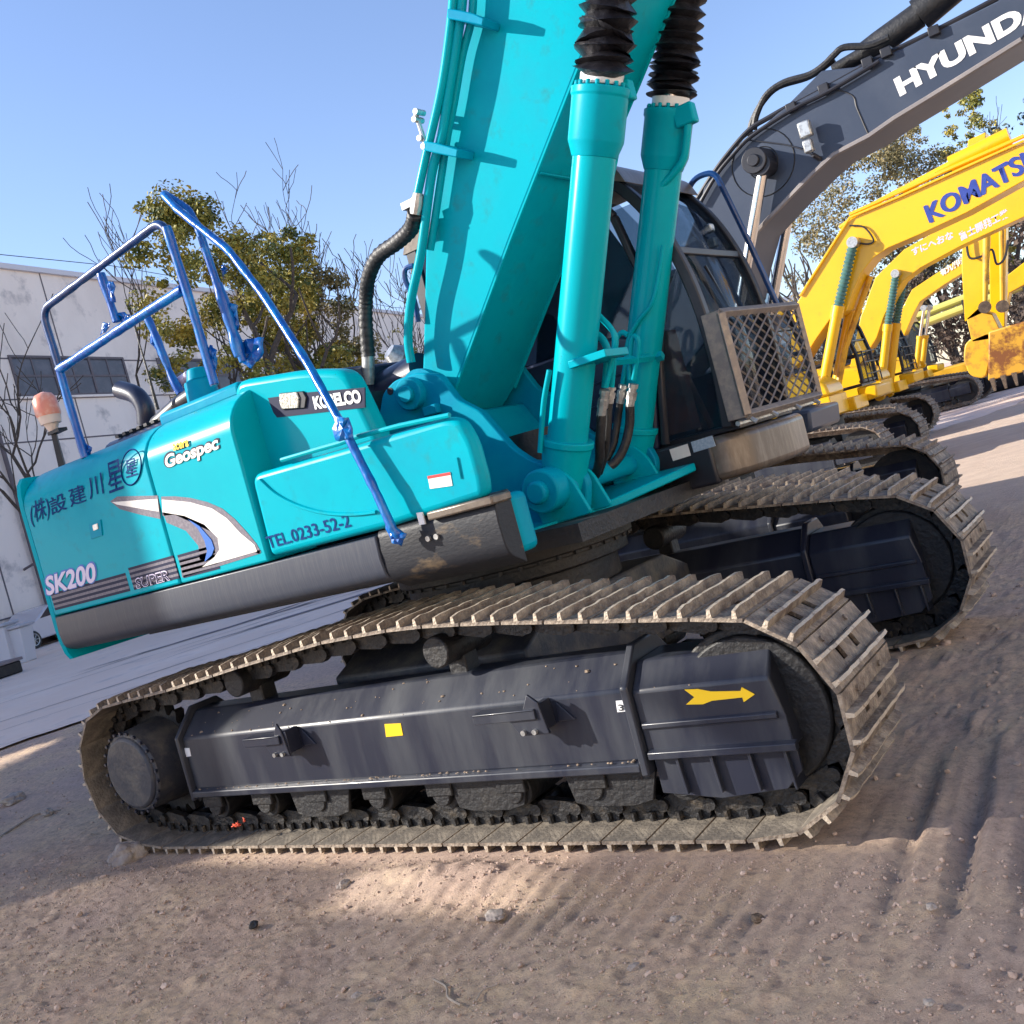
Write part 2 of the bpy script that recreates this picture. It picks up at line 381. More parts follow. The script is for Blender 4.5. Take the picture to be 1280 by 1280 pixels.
tag(b.build('road_marks', M['crack']), kind='structure')
# ------------------------------------------------------------------ factory building
WP = Vector((-33.6, 14.3)); WO = WP-WD*26
bl = empty('factory_building', (WO.x, WO.y, 0), math.atan2(WD.y, WD.x))
tag(bl, 'long pale factory building with dark upper windows behind the trees', 'building')
def wall_hit(px, py):
    v = sight(px, py); n = Vector((WN.x, WN.y, 0)); t = (Vector((WP.x, WP.y, 0))-CAM).dot(n)/v.dot(n); p = CAM+v*t
    return ((Vector((p.x, p.y))-WO).dot(WD), p.z)
WH = wall_hit(240, 364)[1]; WL = 190
M['wall'] = mat('stained_render', (.86, .75, .67), .85, c2=(.74, .64, .57), scale=.22, c3=(.30, .27, .27), s3=.7, lo3=.55, hi3=.75, bump=.1, bscale=10, stretch=(1, 1, .5))
M['cable'] = mat('black_cable', (.02, .02, .025), .6)
M['groove'] = mat('dark_joint', (.13, .11, .12), .8)
M['pane'] = mat('dusty_window_glass', (.055, .055, .075), .4, c2=(.10, .095, .12), scale=1.5)
MB().box(0, WL, 0, 24, 0, WH).build('wall', M['wall'], bl)
MB().box(-.1, WL+.1, -.16, .35, WH, WH+.22).build('coping', mat('pale_coping', (.62, .6, .63), .7), bl)
MB().box(0, WL, -.05, -.003, 0, .5).build('plinth', M['groove'], bl)
MB().tube([(WL*i/40, -.1, WH+.75-.25*math.sin(i*math.pi/4)**2) for i in range(41)], .018, 4).build('roof_cable', M['cable'], bl)
for i in range(0, 41, 4): MB().tube([(WL*i/40+.2, .1, WH), (WL*i/40+.2, -.1, WH+.8)], .04, 4).build('cable_post', M['cable'], bl)
b = MB()
zt = wall_hit(100, 447)[1]; zb = wall_hit(100, 493)[1]
lv = [wall_hit(3, 448)[1], wall_hit(3, 500)[1], wall_hit(3, 555)[1], 1.3]
for z in lv: b.box(0, WL, -.012, -.002, z-.03, z+.03)
s0 = wall_hit(12, 450)[0]; s1 = wall_hit(152, 447)[0]; s2 = wall_hit(422, 437)[0]; s3 = wall_hit(455, 437)[0]
for i in range(30):
    x = s0-.35+(s2-s0)/3*i*.5 if False else 3+i*6.1
    b.box(x-.03, x+.03, -.015, -.0035, 0, WH)
b.build('panel_joint', M['groove'], bl)
step = (s2-s0)/3.0
for k in range(-3, 14):
    a = s0+k*step
    wd = (s1-s0)
    if a < 1 or a+wd > WL-1: continue
    wf = MB()
    for u in (a, a+wd/3, a+2*wd/3, a+wd): wf.box(u-.06, u+.06, -.05, .02, zb, zt)
    for u in range(7): wf.box(a+wd*u/6-.03, a+wd*u/6+.03, -.035, .015, zb, zt)
    for z in (zb, (zb+zt)/2, zt): wf.box(a-.06, a+wd+.06, -.042, .018, z-.045, z+.045)
    f = wf.build('window', M['groove'], bl)
    MB().box(a, a+wd, -.012, .01, zb, zt).build('pane', M['pane'], f)
    MB().box(a-.2, a+wd+.2, -.14, -.001, zb-.14, zb-.05).build('sill', M['wall'], f)
x = wall_hit(22, 640)[0]
MB().tube([(x, -.16, 0), (x, -.16, WH-.3), (x, .1, WH)], .09, 8).build('drainpipe', M['groove'], bl)
xl, zl = wall_hit(30, 712)
MB().tube([(xl, 0, zl), (xl, -.5, zl+.1), (xl-.05, -.7, zl)], .05, 8).build('wall_pipe', M['groove'], bl)
# ------------------------------------------------------------------ trees
M['bark'] = mat('bark', (.06, .048, .04), .9, c2=(.11, .09, .075), scale=12, bump=.4)
M['leafA'] = mat('camphor_leaves', (.24, .23, .035), .6, c2=(.48, .36, .06), scale=.8, lo=.42, hi=.6, c3=(.06, .09, .02), s3=2.2, lo3=.48, hi3=.6)
M['leafB'] = mat('grey_green_leaves', (.17, .15, .06), .65, c2=(.33, .25, .11), scale=.6, lo=.4, hi=.6, c3=(.04, .055, .02), s3=1.6)
M['leafC'] = mat('dark_leaves', (.02, .04, .03), .65, c2=(.05, .08, .05), scale=.8)
M['leafY'] = mat('yellow_green_leaves', (.25, .23, .05), .6, c2=(.34, .28, .07), scale=1.5)
M['scrub'] = mat('dry_scrub', (.07, .05, .04), .9, c2=(.13, .09, .065), scale=1.0)
def branches(b, p, d, ln, r, depth, rng, tips, spread=.6, up=.12, mn=.006, taper=.7):
    pts = [p.copy()]; rad = [r]; q = p.copy(); dd = d.copy(); k = 4
    for i in range(k):
        dd = (dd+Vector((rng.uniform(-1, 1), rng.uniform(-1, 1), rng.uniform(-.6, 1)))*.27+Vector((0, 0, up*.4))).normalized()
        q = q+dd*(ln/k); pts.append(q.copy()); rad.append(max(mn, r*(1-(1-taper)*(i+1)/k)))
    b.tube(pts, rad, 6 if r > .04 else 4, False)
    tips.append((q.copy(), depth))
    if depth <= 0: return
    for j in range(rng.choice((2, 3, 3))):
        at = pts[rng.choice((2, 3, 4, 4))]
        nd = (dd+Vector((rng.uniform(-1, 1), rng.uniform(-1, 1), rng.uniform(-.35, .8)))*spread*1.3+Vector((0, 0, up))).normalized()
        branches(b, at, nd, ln*rng.uniform(.6, .85), max(mn, r*rng.uniform(.5, .68)), depth-1, rng, tips, spread, up, mn, taper)
def leaf_cloud(name, clumps, m, parent, size, rng, per):
    # many small leaf faces gathered in uneven clumps
    vs = []; fs = []
    for c, r, wgt in clumps:
        n = int(per*wgt*r*r)
        for i in range(n):
            u = Vector((rng.gauss(0, 1), rng.gauss(0, 1), rng.gauss(0, 1))).normalized()*(rng.random()**.45)
            p = c+Vector((u.x*r, u.y*r, u.z*r*.75))
            nn = (u*.9+Vector((rng.uniform(-1, 1), rng.uniform(-1, 1), rng.uniform(-.2, 1.2)))).normalized()
            a = nn.orthogonal().normalized(); a = (Matrix.Rotation(rng.uniform(0, 6.28), 3, nn) @ a); e = nn.cross(a)
            s = size*rng.uniform(.6, 1.4); o = len(vs)
            vs += [p-a*s, p-e*s*.5, p+a*s, p+e*s*.55+nn*s*.2]; fs.append((o, o+1, o+2, o+3))
    me = bpy.data.meshes.new(name); me.from_pydata([tuple(v) for v in vs], [], fs); me.materials.append(m)
    o = bpy.data.objects.new(name, me); COL.objects.link(o); o.parent = parent; return o
def leafy_tree(label, x, y, h, wdt, leaf, seed, size=.14, per=130, name='evergreen_tree', group=None, low=.25, ncl=46, bare=0, trunk=.2, cone=1.0):
    rng = random.Random(seed); t = empty(name, (x, y, 0)); tag(t, label, 'tree', group)
    b = MB(); tips = []
    branches(b, Vector((0, 0, -.2)), Vector((rng.uniform(-.1, .1), rng.uniform(-.1, .1), 1)), h*.33, trunk, 3, rng, tips, .9, .1, .02)
    b.build('trunk', M['bark'], t)
    cl = []
    for i in range(ncl):
        z = low+(1-low)*rng.random()**.9; rr = wdt*(math.sin(math.pi*min(1, (1-z)*cone+.12))**.6)
        a = rng.uniform(0, 6.283); q = rr*rng.random()**.5
        cl.append((Vector((q*math.cos(a), q*math.sin(a), z*h)), wdt*rng.choice((.12, .16, .2, .26, .34)), rng.uniform(.5, 1.1)))
    leaf_cloud('crown', cl, leaf, t, size, rng, per)
    if bare:
        b = MB(); tips = []
        for i in range(bare):
            a = rng.uniform(0, 6.28)
            branches(b, Vector((math.cos(a)*wdt*.3, math.sin(a)*wdt*.3, h*.6)), Vector((math.cos(a)*.5, math.sin(a)*.5, 1)).normalized(), h*.22, .05, 3, rng, tips, .7, .2, .015)
        b.build('bare_branch', M['bark'], t)
    return t
def bare_tree(label, x, y, h, seed, depth=5, r=.14, z0=-.2, ln=.34, group=None):
    rng = random.Random(seed); t = empty('bare_tree', (x, y, 0)); tag(t, label, 'tree', group)
    b = MB(); tips = []
    branches(b, Vector((0, 0, z0)), Vector((0, 0, 1)), h*ln, r, depth, rng, tips, .8, .18, .012, .75)
    b.build('trunk', M['bark'], t); return t
def spot(px, depth_y=None, dist=None, py=None):
    # ground point under pixel column px at a given camera distance
    v = sight(px, py if py else 640); d = Vector((v.x, v.y)).normalized(); return CAM.x+d.x*dist, CAM.y+d.y*dist
def at_top(px, py, dist):
    v = sight(px, py); hd = math.hypot(v.x, v.y); return CAM.x+v.x/hd*dist, CAM.y+v.y/hd*dist, CAM.z+v.z/hd*dist
def tree_at(px, py, dist, f, *a, **k):
    x, y, z = at_top(px, py, dist); return f(a[0], x, y, z, *a[1:], **k)
leafs = 'roadside trees in front of the factory'
tree_at(222, 250, 27, leafy_tree, 'rounded yellow-green evergreen tree behind the blue handrail, left of its neighbour', 1.8, M['leafA'], 11, size=.06, per=1700, ncl=88, group=leafs)
tree_at(330, 292, 30, leafy_tree, 'yellow-green evergreen tree just right of the blue handrail posts', 1.8, M['leafA'], 23, size=.065, per=1900, ncl=85, group=leafs)
tree_at(384, 345, 31, leafy_tree, 'darkest and lowest green evergreen tree left of the thick black hose', 1.5, M['leafB'], 31, size=.06, per=1900, ncl=75, group=leafs)
tree_at(330, 178, 34, bare_tree, 'tallest leafless tree rising above the evergreen crowns', 5, depth=6, group='leafless trees by the factory')
tree_at(395, 235, 34, bare_tree, 'leafless tree right of the tallest one with branches bending right', 8, depth=4, group='leafless trees by the factory')
tree_at(145, 225, 33, bare_tree, 'thin leafless tree behind the left end of the blue handrail', 12, depth=4, r=.09, group='leafless trees by the factory')
tree_at(5, 375, 30, bare_tree, 'leafless tree with fine twigs against the wall at the left edge', 21, depth=4, r=.1, group='leafless trees by the factory')
tree_at(478, 350, 33, bare_tree, 'leafless tree seen behind the thick black hose', 27, depth=3, r=.1, group='leafless trees by the factory')
tree_at(492, 412, 34, leafy_tree, 'small yellowish bush-like tree between the hose and the boom', .75, M['leafY'], 35, size=.09, per=420, ncl=16, group=leafs, low=.75)
# right-hand trees beyond the yellow machines
tg = 'trees beyond the row of yellow excavators'
tree_at(1075, 185, 58, leafy_tree, 'big loose olive-green tree under the dark grey boom', 3.6, M['leafB'], 41, size=.085, per=300, ncl=95, name='leafy_tree', group=tg, low=.3, trunk=.35)
tree_at(1130, 165, 60, leafy_tree, 'darker leafy tree top just below the dark grey boom', 2.2, M['leafB'], 43, size=.085, per=560, ncl=52, name='leafy_tree', group=tg, low=.4, trunk=.3)
tree_at(1020, 240, 56, leafy_tree, 'pale feathery tree left of the first yellow boom', 2.6, M['leafB'], 47, size=.075, per=330, ncl=56, name='leafy_tree', group=tg, low=.3, trunk=.25)
tree_at(1200, 118, 62, leafy_tree, 'narrow upright tan-green tree above the first yellow boom', 1.6, M['leafA'], 53, size=.085, per=1100, ncl=60, name='leafy_tree', group=tg, low=.35, trunk=.3)
tree_at(1240, 162, 66, leafy_tree, 'dark blue-green tree at the right edge above the yellow boom', 1.8, M['leafC'], 57, size=.14, per=180, ncl=40, name='leafy_tree', group=tg, low=.3, trunk=.3)
tree_at(1272, 95, 64, bare_tree, 'bare thin tree at the upper right edge', 61, depth=5, r=.12, group='bare trees at the right')
tree_at(1285, 110, 60, leafy_tree, 'dark leafy tree cut by the right edge', 1.6, M['leafC'], 63, size=.14, per=180, ncl=40, name='leafy_tree', group=tg, low=.3, trunk=.3)
sc_b = 'scrubby trees behind the far yellow machines'
for i, (px, py, dd, ww) in enumerate(((1180, 330, 56, 3.2), (1262, 280, 52, 3.4), (1285, 300, 47, 2.6), (1105, 390, 58, 3.2), (1035, 395, 60, 3.0), (1225, 345, 54, 3.0))):
    tree_at(px, py, dd, leafy_tree, ['brown scrubby tree seen through the gap under the third yellow boom', 'brown scrubby tree right of the two upright yellow arms', 'brown scrubby tree cut by the right edge above the bucket', 'brown scrubby tree behind the second yellow cab', 'brown scrubby tree behind the mesh guard', 'brown scrubby tree behind the two upright yellow arms'][i],
            ww, M['scrub'], 70+i, size=.13, per=140, ncl=34, name='scrub_tree', group=sc_b, low=.05, trunk=.15)
# low far shed on the right
sx, sy, sz = at_top(990, 378, 70)
sb = empty('far_shed', (sx-7, sy, 0), R(12)); tag(sb, 'low grey shed roof far behind the mesh guard', 'building')
MB().box(-18, 9, 0, 12, 0, sz-.5).build('wall', M['wall'], sb)
MB().prism([(-.6, sz-.5), (12.6, sz-.5), (6, sz+1.2)], -18.4, 9.4, 'x').build('roof', mat('grey_sheet_roof', (.3, .3, .33), .6), sb)
# ================================================================== crawler undercarriage (shared by every excavator)
PITCH_S = .19
def track_path():
    pts = [(-1.75, .045), (1.78, .045)]
    c = (1.775, .455); r = .41
    for i in range(1, 12): a = -90+180*i/12-4; pts.append((c[0]+r*math.cos(R(a)), c[1]+r*math.sin(R(a))))
    pts += [(1.72, .872), (1.45, .905), (1.12, .945), (.80, .985), (.39, 1.022), (-.1, 1.02), (-.69, .975), (-1.30, .915), (-1.7, .892), (-1.9, .882)]
    c = (-1.90, .463); r = .418
    for i in range(1, 11): a = 90+180*i/12+4; pts.append((c[0]+r*math.cos(R(a)), c[1]+r*math.sin(R(a))))
    return pts
TP = track_path()
def resample(P, n):
    P = P+[P[0]]; L = [0]
    for i in range(1, len(P)): L.append(L[-1]+math.dist(P[i], P[i-1]))
    T = L[-1]; out = []
    for k in range(n):
        s = T*k/n; j = max(i for i in range(len(L)) if L[i] <= s+1e-9); j = min(j, len(P)-2)
        t = (s-L[j])/(L[j+1]-L[j]); out.append((P[j][0]+(P[j+1][0]-P[j][0])*t, P[j][1]+(P[j+1][1]-P[j][1])*t))
    return out, T
NSH = 49
_p, TL = resample(TP, NSH); STP = TL/NSH
def shoe_frames():
    fr = []
    for i in range(NSH):
        a = Vector(_p[i]); b = Vector(_p[(i+1) % NSH]); m = (a+b)/2; d = (b-a).normalized(); n = Vector((d.y, -d.x))   # counterclockwise loop: outward normal
        fr.append(Matrix(((d.x, 0, n.x, m.x), (0, 1, 0, 0), (d.y, 0, n.y, m.y), (0, 0, 0, 1))))
    return fr
FR = shoe_frames()
def shoe_mb(rng=None, simple=False):
    b = MB(); W = .30; p = STP/2
    if simple:
        b.box(-p+.004, p-.004, -W, W, -.016, .0)
    else:
        # plate with four openings, lip and chamfered ends
        xs = [-p+.005, -.036, .036, p-.005]
        b.box(xs[0], xs[1], -W, W, -.014, 0); b.box(xs[2], xs[3], -W, W, -.014, 0)
        for y0, y1 in ((-W, -.10), (-.055, .055), (.10, W)): b.box(xs[1], xs[2], y0, y1, -.014, -.0002)
        for sx in (-.068, .066): 
            for sy in (-.14, .14): b.cyl((sx, sy, 0), (sx, sy, .009), .011, n=6)
    b.nplate = len(b.f); b.pale = []
    for x in ((-.068, .024) if not simple else (-.06, .04)):
        h = .036
        prof = [(x-.013, -.001), (x+.013, -.001), (x+.007, h), (x-.006, h)]
        n = 1 if simple else 14
        for k in range(n):
            y0 = -W+2*W*k/n; y1 = -W+2*W*(k+1)/n
            if rng is None or simple: b.prism(prof, y0, y1)
        if not simple:
            # worn crest: one strip with an uneven top
            o = len(b.v); N = 15
            for k in range(N):
                y = -W+2*W*k/(N-1); hh = h+rng.uniform(-.0035, .0015); j = rng.uniform(-.0016, .0016)
                if k in (0, N-1): hh -= .007
                b.v += [(x-.010, y, -.001), (x+.010, y, -.001), (x+.0068+j, y, hh), (x-.0062+j, y, hh)]
            for k in range(N-1):
                for q in range(4):
                    r_ = (q+1) % 4
                    if q == 2: b.pale.append(len(b.f))
                    b.f.append((o+k*4+q, o+k*4+r_, o+(k+1)*4+r_, o+(k+1)*4+q))
            b.pale += [len(b.f), len(b.f)+1]
            b.f.append((o+3, o+2, o+1, o)); e = o+(N-1)*4; b.f.append((e, e+1, e+2, e+3))
    return b
def chain_mb():
    b = MB()
    for i, F in enumerate(FR):
        for s in (-1, 1):
            y = s*.085
            prof = [(-STP*.52, -.095), (-STP*.30, -.115), (STP*.30, -.10), (STP*.52, -.085), (STP*.40, -.016), (-STP*.45, -.016)]
            k = MB().prism(prof, y-.02, y+.02); b.add([F @ Vector(v) for v in k.v], k.f)
            for u in (-.042, .042):
                k = MB().cyl((u, y+s*.03, -.016), (u, y+s*.03, -.05), .014, n=6); b.add([F @ Vector(v) for v in k.v], k.f)
        k = MB().cyl((-STP*.5, -.125, -.075), (-STP*.5, .125, -.075), .026, n=10); b.add([F @ Vector(v) for v in k.v], k.f)
    return b
def disc(b, cx, cz, r, y0, y1, n=40, rim=.02):
    b.cyl((cx, y0, cz), (cx, y1, cz), r, n=n)
    return b
def undercarriage(root, yc, out, detail=True, simple=False, zo=0):
    """one crawler: out = -1 when its outer side faces -y"""
    ps = []
    def P(mb, name, m, parent=None, **k):
        mb.v = [(v[0], yc+v[1], v[2]+zo) for v in mb.v]; o = mb.build(name, m, parent or root, **k); ps.append(o); return o
    rng = random.Random(3)
    if detail:
        ch = P(chain_mb(), 'track_chain', M['chain'])
        var = []
        for _ in range(5):
            sm = shoe_mb(rng); so3 = sm.build('track_shoe', M['steel']); so3.data.materials.append(M['crest']); so3.data.materials.append(M['pad_in'])
            for pl in so3.data.polygons:
                if pl.index in sm.pale: pl.material_index = 1
                elif pl.normal.z < -.9 and pl.index < sm.nplate: pl.material_index = 2
            var.append(so3)
        for i, F in enumerate(FR):
            o = var[i % 5] if i < 5 else var[rng.randrange(5)].copy()
            if i >= 5: COL.objects.link(o)
            o.parent = ch; o.matrix_local = Matrix.Translation((0, yc, zo)) @ F
    else:
        b = MB()
        for F in FR:
            k = shoe_mb(None, True); b.add([F @ Vector(v) for v in k.v], k.f)
            k = MB().box(-STP*.5, STP*.5, -.11, .11, -.1, -.016); b.add([F @ Vector(v) for v in k.v], k.f)
        P(b, 'crawler_track', M['steel'])
    # side frame: a box girder with sloped top, flange along the foot
    fr = MB(); W = .20
    prof = [(-W, .33), (-W, .615), (-.07, .735), (.07, .735), (W, .615), (W, .33)]
    fr.prism(prof, -1.45, 1.31, 'x'); frame = P(fr, 'track_frame', M['frame'], bevel=.012)
    fl = MB()
    for s in (-1, 1): fl.prism([(s*(W-.01), .295), (s*(W+.028), .295), (s*(W+.028), .328), (s*(W-.01), .340)], -1.47, 1.31, 'x')
    fl.box(-1.46, 1.31, -W+.02, W-.02, .30, .328); P(fl, 'lower_flange', M['frame'], frame, bevel=.006)
    for x0, x1 in ((-1.475, -1.45), (1.31, 1.345)):
        e = MB(); e.prism([(-W-.03, .28), (-W-.03, .63), (-.09, .765), (.09, .765), (W+.03, .63), (W+.03, .28)], x0, x1, 'x')
        P(e, 'end_plate', M['frame'], frame, bevel=.008)
    if not detail:
        P(disc(MB(), 1.77, .46, .33, -.12, .12), 'idler_wheel', M['castdark']); P(disc(MB(), -1.9, .47, .30, -.14, .14), 'sprocket', M['castdark'])
        P(MB().prism([(-.21, .35), (-.21, .60), (-.10, .69), (.10, .69), (.21, .60), (.21, .35)], 1.346, 1.93, 'x'), 'idler_guard', M['frame'], bevel=.01)
        b = MB()
        for i in range(8): b.cyl((-1.4+i*.4, -.17, .21), (-1.4+i*.4, .17, .21), .08, n=12)
        P(b, 'track_roller', M['castdark']); return ps
    # idler guard (the box with the arrow)
    g = MB(); W2 = .205
    g.prism([(-W2, .35), (-W2, .46), (-W2, .605), (-.11, .70), (.11, .70), (W2, .605), (W2, .35)], 1.346, 1.90, 'x')
    g.v = [(v[0]+(.035 if (v[0] > 1.8 and v[2] < .55) else 0), v[1], v[2]) for v in g.v]
    gd = P(g, 'idler_guard', M['frame'], bevel=.01)
    g = MB()
    for s in (-1, 1):
        g.prism([(s*(W2-.005), .488), (s*(W2+.014), .480), (s*(W2+.014), .462), (s*(W2-.005), .455)], 1.36, 1.90, 'x')
        g.prism([(s*(W2-.005), .345), (s*(W2+.028), .345), (s*(W2+.028), .372), (s*(W2-.005), .378)], 1.36, 1.945, 'x')
        for x in (1.46, 1.60, 1.75, 1.885): g.prism([(x, .345), (x+.012, .345), (x+.022, .20), (x+.012, .20)], s*(W2-.13), s*(W2+.012))
        g.prism([(1.36, .345), (1.93, .345), (1.93, .26), (1.86, .195), (1.60, .17), (1.36, .20)], s*(W2-.03), s*(W2-.012))
    P(g, 'guard_rib', M['frame'], gd, bevel=.003)
    # idler
    idw = MB(); disc(idw, 1.775, .46, .315, -.09, .09, 48); disc(idw, 1.775, .46, .285, -.125, .125, 48); disc(idw, 1.775, .46, .11, -.16, .16, 24)
    P(idw, 'idler_wheel', M['castdark'], bevel=.01)
    # sprocket with teeth and final drive
    sp = MB(); N = 21; pts = []
    for i in range(N*4):
        a = 2*math.pi*i/(N*4); rr = .335 if i % 4 in (0, 1) else .285; pts.append((-1.895+rr*math.cos(a), .465+rr*math.sin(a)))
    sp.prism(pts, -.03, .03); P(sp, 'sprocket', M['castdark'])
    fd = MB(); fd.cyl((-1.88, out*.02, .475), (-1.88, out*.265, .475), .245, .225, 40); fd.cyl((-1.88, out*.25, .475), (-1.88, out*.285, .475), .212, .200, 40)
    hub = P(fd, 'final_drive', M['frame_dusty'], bevel=.012)
    hb = MB()
    for i in range(24):
        a = 2*math.pi*i/24; hb.cyl((-1.88+.228*math.cos(a), out*.262, .475+.228*math.sin(a)), (-1.88+.228*math.cos(a), out*.276, .475+.228*math.sin(a)), .010, n=6)
    P(hb, 'hub_bolt', M['frame'], hub)
    # rollers
    for x in (-.95, .42):
        b = MB(); b.cyl((x, -.14, .865), (x, .17*-out*-1, .865), .07, n=24) if False else b.cyl((x, -.17, .862), (x, .17, .862), .072, n=24)
        b.cyl((x, -.06, .862), (x, .06, .862), .05, n=16)
        b.box(x-.05, x+.05, -.05, .05, .70, .83); P(b, 'carrier_roller', M['castdark'], bevel=.008)
    for i in range(8):
        x = -1.36+i*.40; b = MB()
        b.cyl((x, -.155, .225), (x, .155, .225), .078, n=22); b.cyl((x, -.185, .225), (x, .185, .225), .05, n=16)
        for s in (-1, 1): b.box(x-.075, x+.075, s*.165, s*.19, .225, .30)
        P(b, 'track_roller', M['castdark'], bevel=.006)
    # toothed oil ring of the lower run: roller guard with studs
    if yc < 0:
        for x0 in (-.75, .30, .92):
            gdn = MB(); gdn.prism([(x0, .28), (x0+.42, .28), (x0+.38, .165), (x0+.30, .145), (x0+.10, .145), (x0+.02, .165)], out*.155, out*.175)
            P(gdn, 'chain_guide', M['castdark'], bevel=.004)
    # step brackets on the outer side
    if out < 0:
        for bx, s_ in ((on(322, 925, y=-1.44).x, .8), (on(628, 890, y=-1.44).x, .95)):
            q = MB(); x = bx; f = out
            y0 = -W-.001; yy = -W-.105
            q.box(x-.20*s_, x+.13*s_, yy, yy+.012, .565, .605)
            q.box(x-.20*s_, x+.13*s_, yy, yy+.075, .597, .607)
            q.prism([(x+.02, .50), (x+.15*s_+.02, .50), (x+.15*s_, .63), (x+.10, .665), (x+.06, .60), (x-.02, .57)], yy+.011, yy+.024)
            q.box(x+.03, x+.06, yy+.02, y0, .51, .60); q.box(x+.11, x+.14, yy+.02, y0, .51, .62)
            q.prism([(x+.16, .52), (x+.24, .52), (x+.17, .60)], y0-.008, y0+.004)
            br = P(q, 'step_bracket', M['frame'], frame, bevel=.003)
            for u in (.045, .10): P(MB().cyl((x+u, yy-.004, .515), (x+u, yy+.012, .515), .011, n=10), 'bracket_bolt', M['bolt'], frame)
    return ps
# ================================================================== the teal excavator
EX = empty('excavator')
tag(EX, 'large teal excavator in the foreground with blue-wrapped handrails and a mesh guard on its cab', 'excavator')
undercarriage(EX, -1.1, -1); undercarriage(EX, 1.1, 1, zo=.06)
# arrow, sticker, marks on the near track frame
yf = -1.1-.205
decal('arrow_decal', [(337,587),(385,585),(433,594),(541,592),(545,578),(593,604),(553,632),(548,615),(438,627),(405,640),(343,641),(373,614)], yf, M['ydecal'], EX, sc=.34375, ox=740, oy=660, lift=.0035)
decal('yellow_sticker', [(481,905),(501,904),(504,919),(483,921)], -1.3, M['ydecal'], EX, lift=.0025)
decal('number_plate', [(770,876),(781,875),(783,889),(772,890)], -1.3, M['white'], EX, lift=.0025)
text('number_text', '3', (774,888), (781,888), (773,880), -1.3, M['black'], EX, lift=.0052)
decal('small_tag', [(231,935),(237,935),(239,945),(233,946)], -1.3, M['white'], EX, lift=.0025)
rs = random.Random(12); b = MB()          # crumbs of dried mud on the sloping top and the foot flange
for k in range(150):
    x = rs.uniform(-1.4, 1.88); t_ = rs.random()
    if rs.random() < .55: p = Vector((x, -1.1-.20+.13*t_, (.615 if x < 1.3 else .605)+.12*t_*(1 if x < 1.3 else .8)))
    else: p = Vector((min(x, 1.28), -1.1-.205-.02*rs.random(), .338))
    s_ = rs.uniform(.003, .009)*(1.6 if rs.random() < .1 else 1); n_ = 6; o_ = len(b.v)
    for h_ in (0, .7):
        for j in range(n_): a = 6.283*j/n_; q_ = s_*(1-.45*h_)*rs.uniform(.6, 1.2); b.v.append((p.x+q_*math.cos(a), p.y+q_*math.sin(a)*.8, p.z+s_*h_*rs.uniform(.6, 1)))
    for j in range(n_): b.f.append((o_+j, o_+(j+1) % n_, o_+n_+(j+1) % n_, o_+n_+j))
    b.f.append(tuple(o_+n_+j for j in range(n_)))
mc = b.build('mud_crumbs', mat('dried_mud', (.30, .23, .17), .95, c2=(.2, .15, .11), scale=40), EX, smooth=20); mc['kind'] = 'stuff'
# car body between the crawlers and slewing ring
b = MB()
b.prism([(-.9, .42), (-.9, .74), (-.62, .86), (.62, .86), (.9, .74), (.9, .42)], -.62, .62, 'x')
for sx in (-1, 1):
    b.add([(sx*.30, -.92, .36), (sx*.62, -.92, .36), (sx*.62, -.92, .68), (sx*.30, -.92, .68), (sx*.2, -.4, .42), (sx*.55, -.4, .42), (sx*.5, -.4, .84), (sx*.2, -.4, .84)], [(0,1,2,3),(7,6,5,4),(0,4,5,1),(1,5,6,2),(2,6,7,3),(3,7,4,0)])
    b.add([(sx*.30, .92, .36), (sx*.62, .92, .36), (sx*.62, .92, .68), (sx*.30, .92, .68), (sx*.2, .4, .42), (sx*.55, .4, .42), (sx*.5, .4, .84), (sx*.2, .4, .84)], [(0,1,2,3),(7,6,5,4),(0,4,5,1),(1,5,6,2),(2,6,7,3),(3,7,4,0)])
b.build('car_body', M['frame_dusty'], EX, bevel=.012)
b = MB(); b.cyl((.06, -.0, .86), (.06, 0, .99), .55, n=56); b.build('ring_base', M['castdark'], EX, bevel=.01)
b = MB(); b.cyl((.06, 0, .992), (.06, 0, 1.06), .62, n=56); b.cyl((.06, 0, 1.072), (.06, 0, 1.15), .66, n=56)
ring = b.build('slewing_ring', M['castdark'], EX, bevel=.008)
b = MB(); b.cyl((.06, 0, 1.058), (.06, 0, 1.074), .64, n=56)
for i in range(40):
    a = 2*math.pi*i/40; b.cyl((.06+.645*math.cos(a), .645*math.sin(a), 1.055), (.06+.645*math.cos(a), .645*math.sin(a), 1.078), .012, n=6)
b.build('ring_bolt', M['castdark'], ring)
# ---------------------------------------------------------------- upper frame
YS = -1.35
b = MB()
b.box(-2.2, 1.0, -.80, .85, 1.155, 1.24); b.build('floor_frame', M['castdark'], EX)
# near skirt (slightly bulged), fuel tank foot
prof = rot2([(YS+.07, 1.205), (YS+.005, 1.235), (YS-.005, 1.32), (YS, 1.418), (YS+.4, 1.418), (YS+.45, 1.205)], [.03, .04, .0, .0, 0, 0])
b = MB(); b.prism(prof, -2.219, .335, 'x'); b.build('side_skirt', M['skirt'], EX, bevel=.006)
prof = rot2([(YS+.12, 1.165), (YS+.012, 1.22), (YS+.005, 1.35), (YS+.012, 1.425), (YS+.08, 1.47), (YS+.13, 1.47), (YS+.13, 1.165)], [.05, .05, 0, .02, .03, 0, 0])
b = MB(); b.prism(prof, .338, .985, 'x'); st = b.build('fuel_tank_step', M['step'], EX, bevel=.02, seg=3)
b = MB(); b.box(.66, 1.0, YS-.02, YS+.12, 1.425, 1.462); b.build('step_tread', M['bronze'], st, bevel=.008)
b = MB()
for x in (.62, .665): b.cyl((x, YS-.006, 1.355), (x, YS+.02, 1.355), .012, n=12)
b.build('plug', M['bolt'], st)
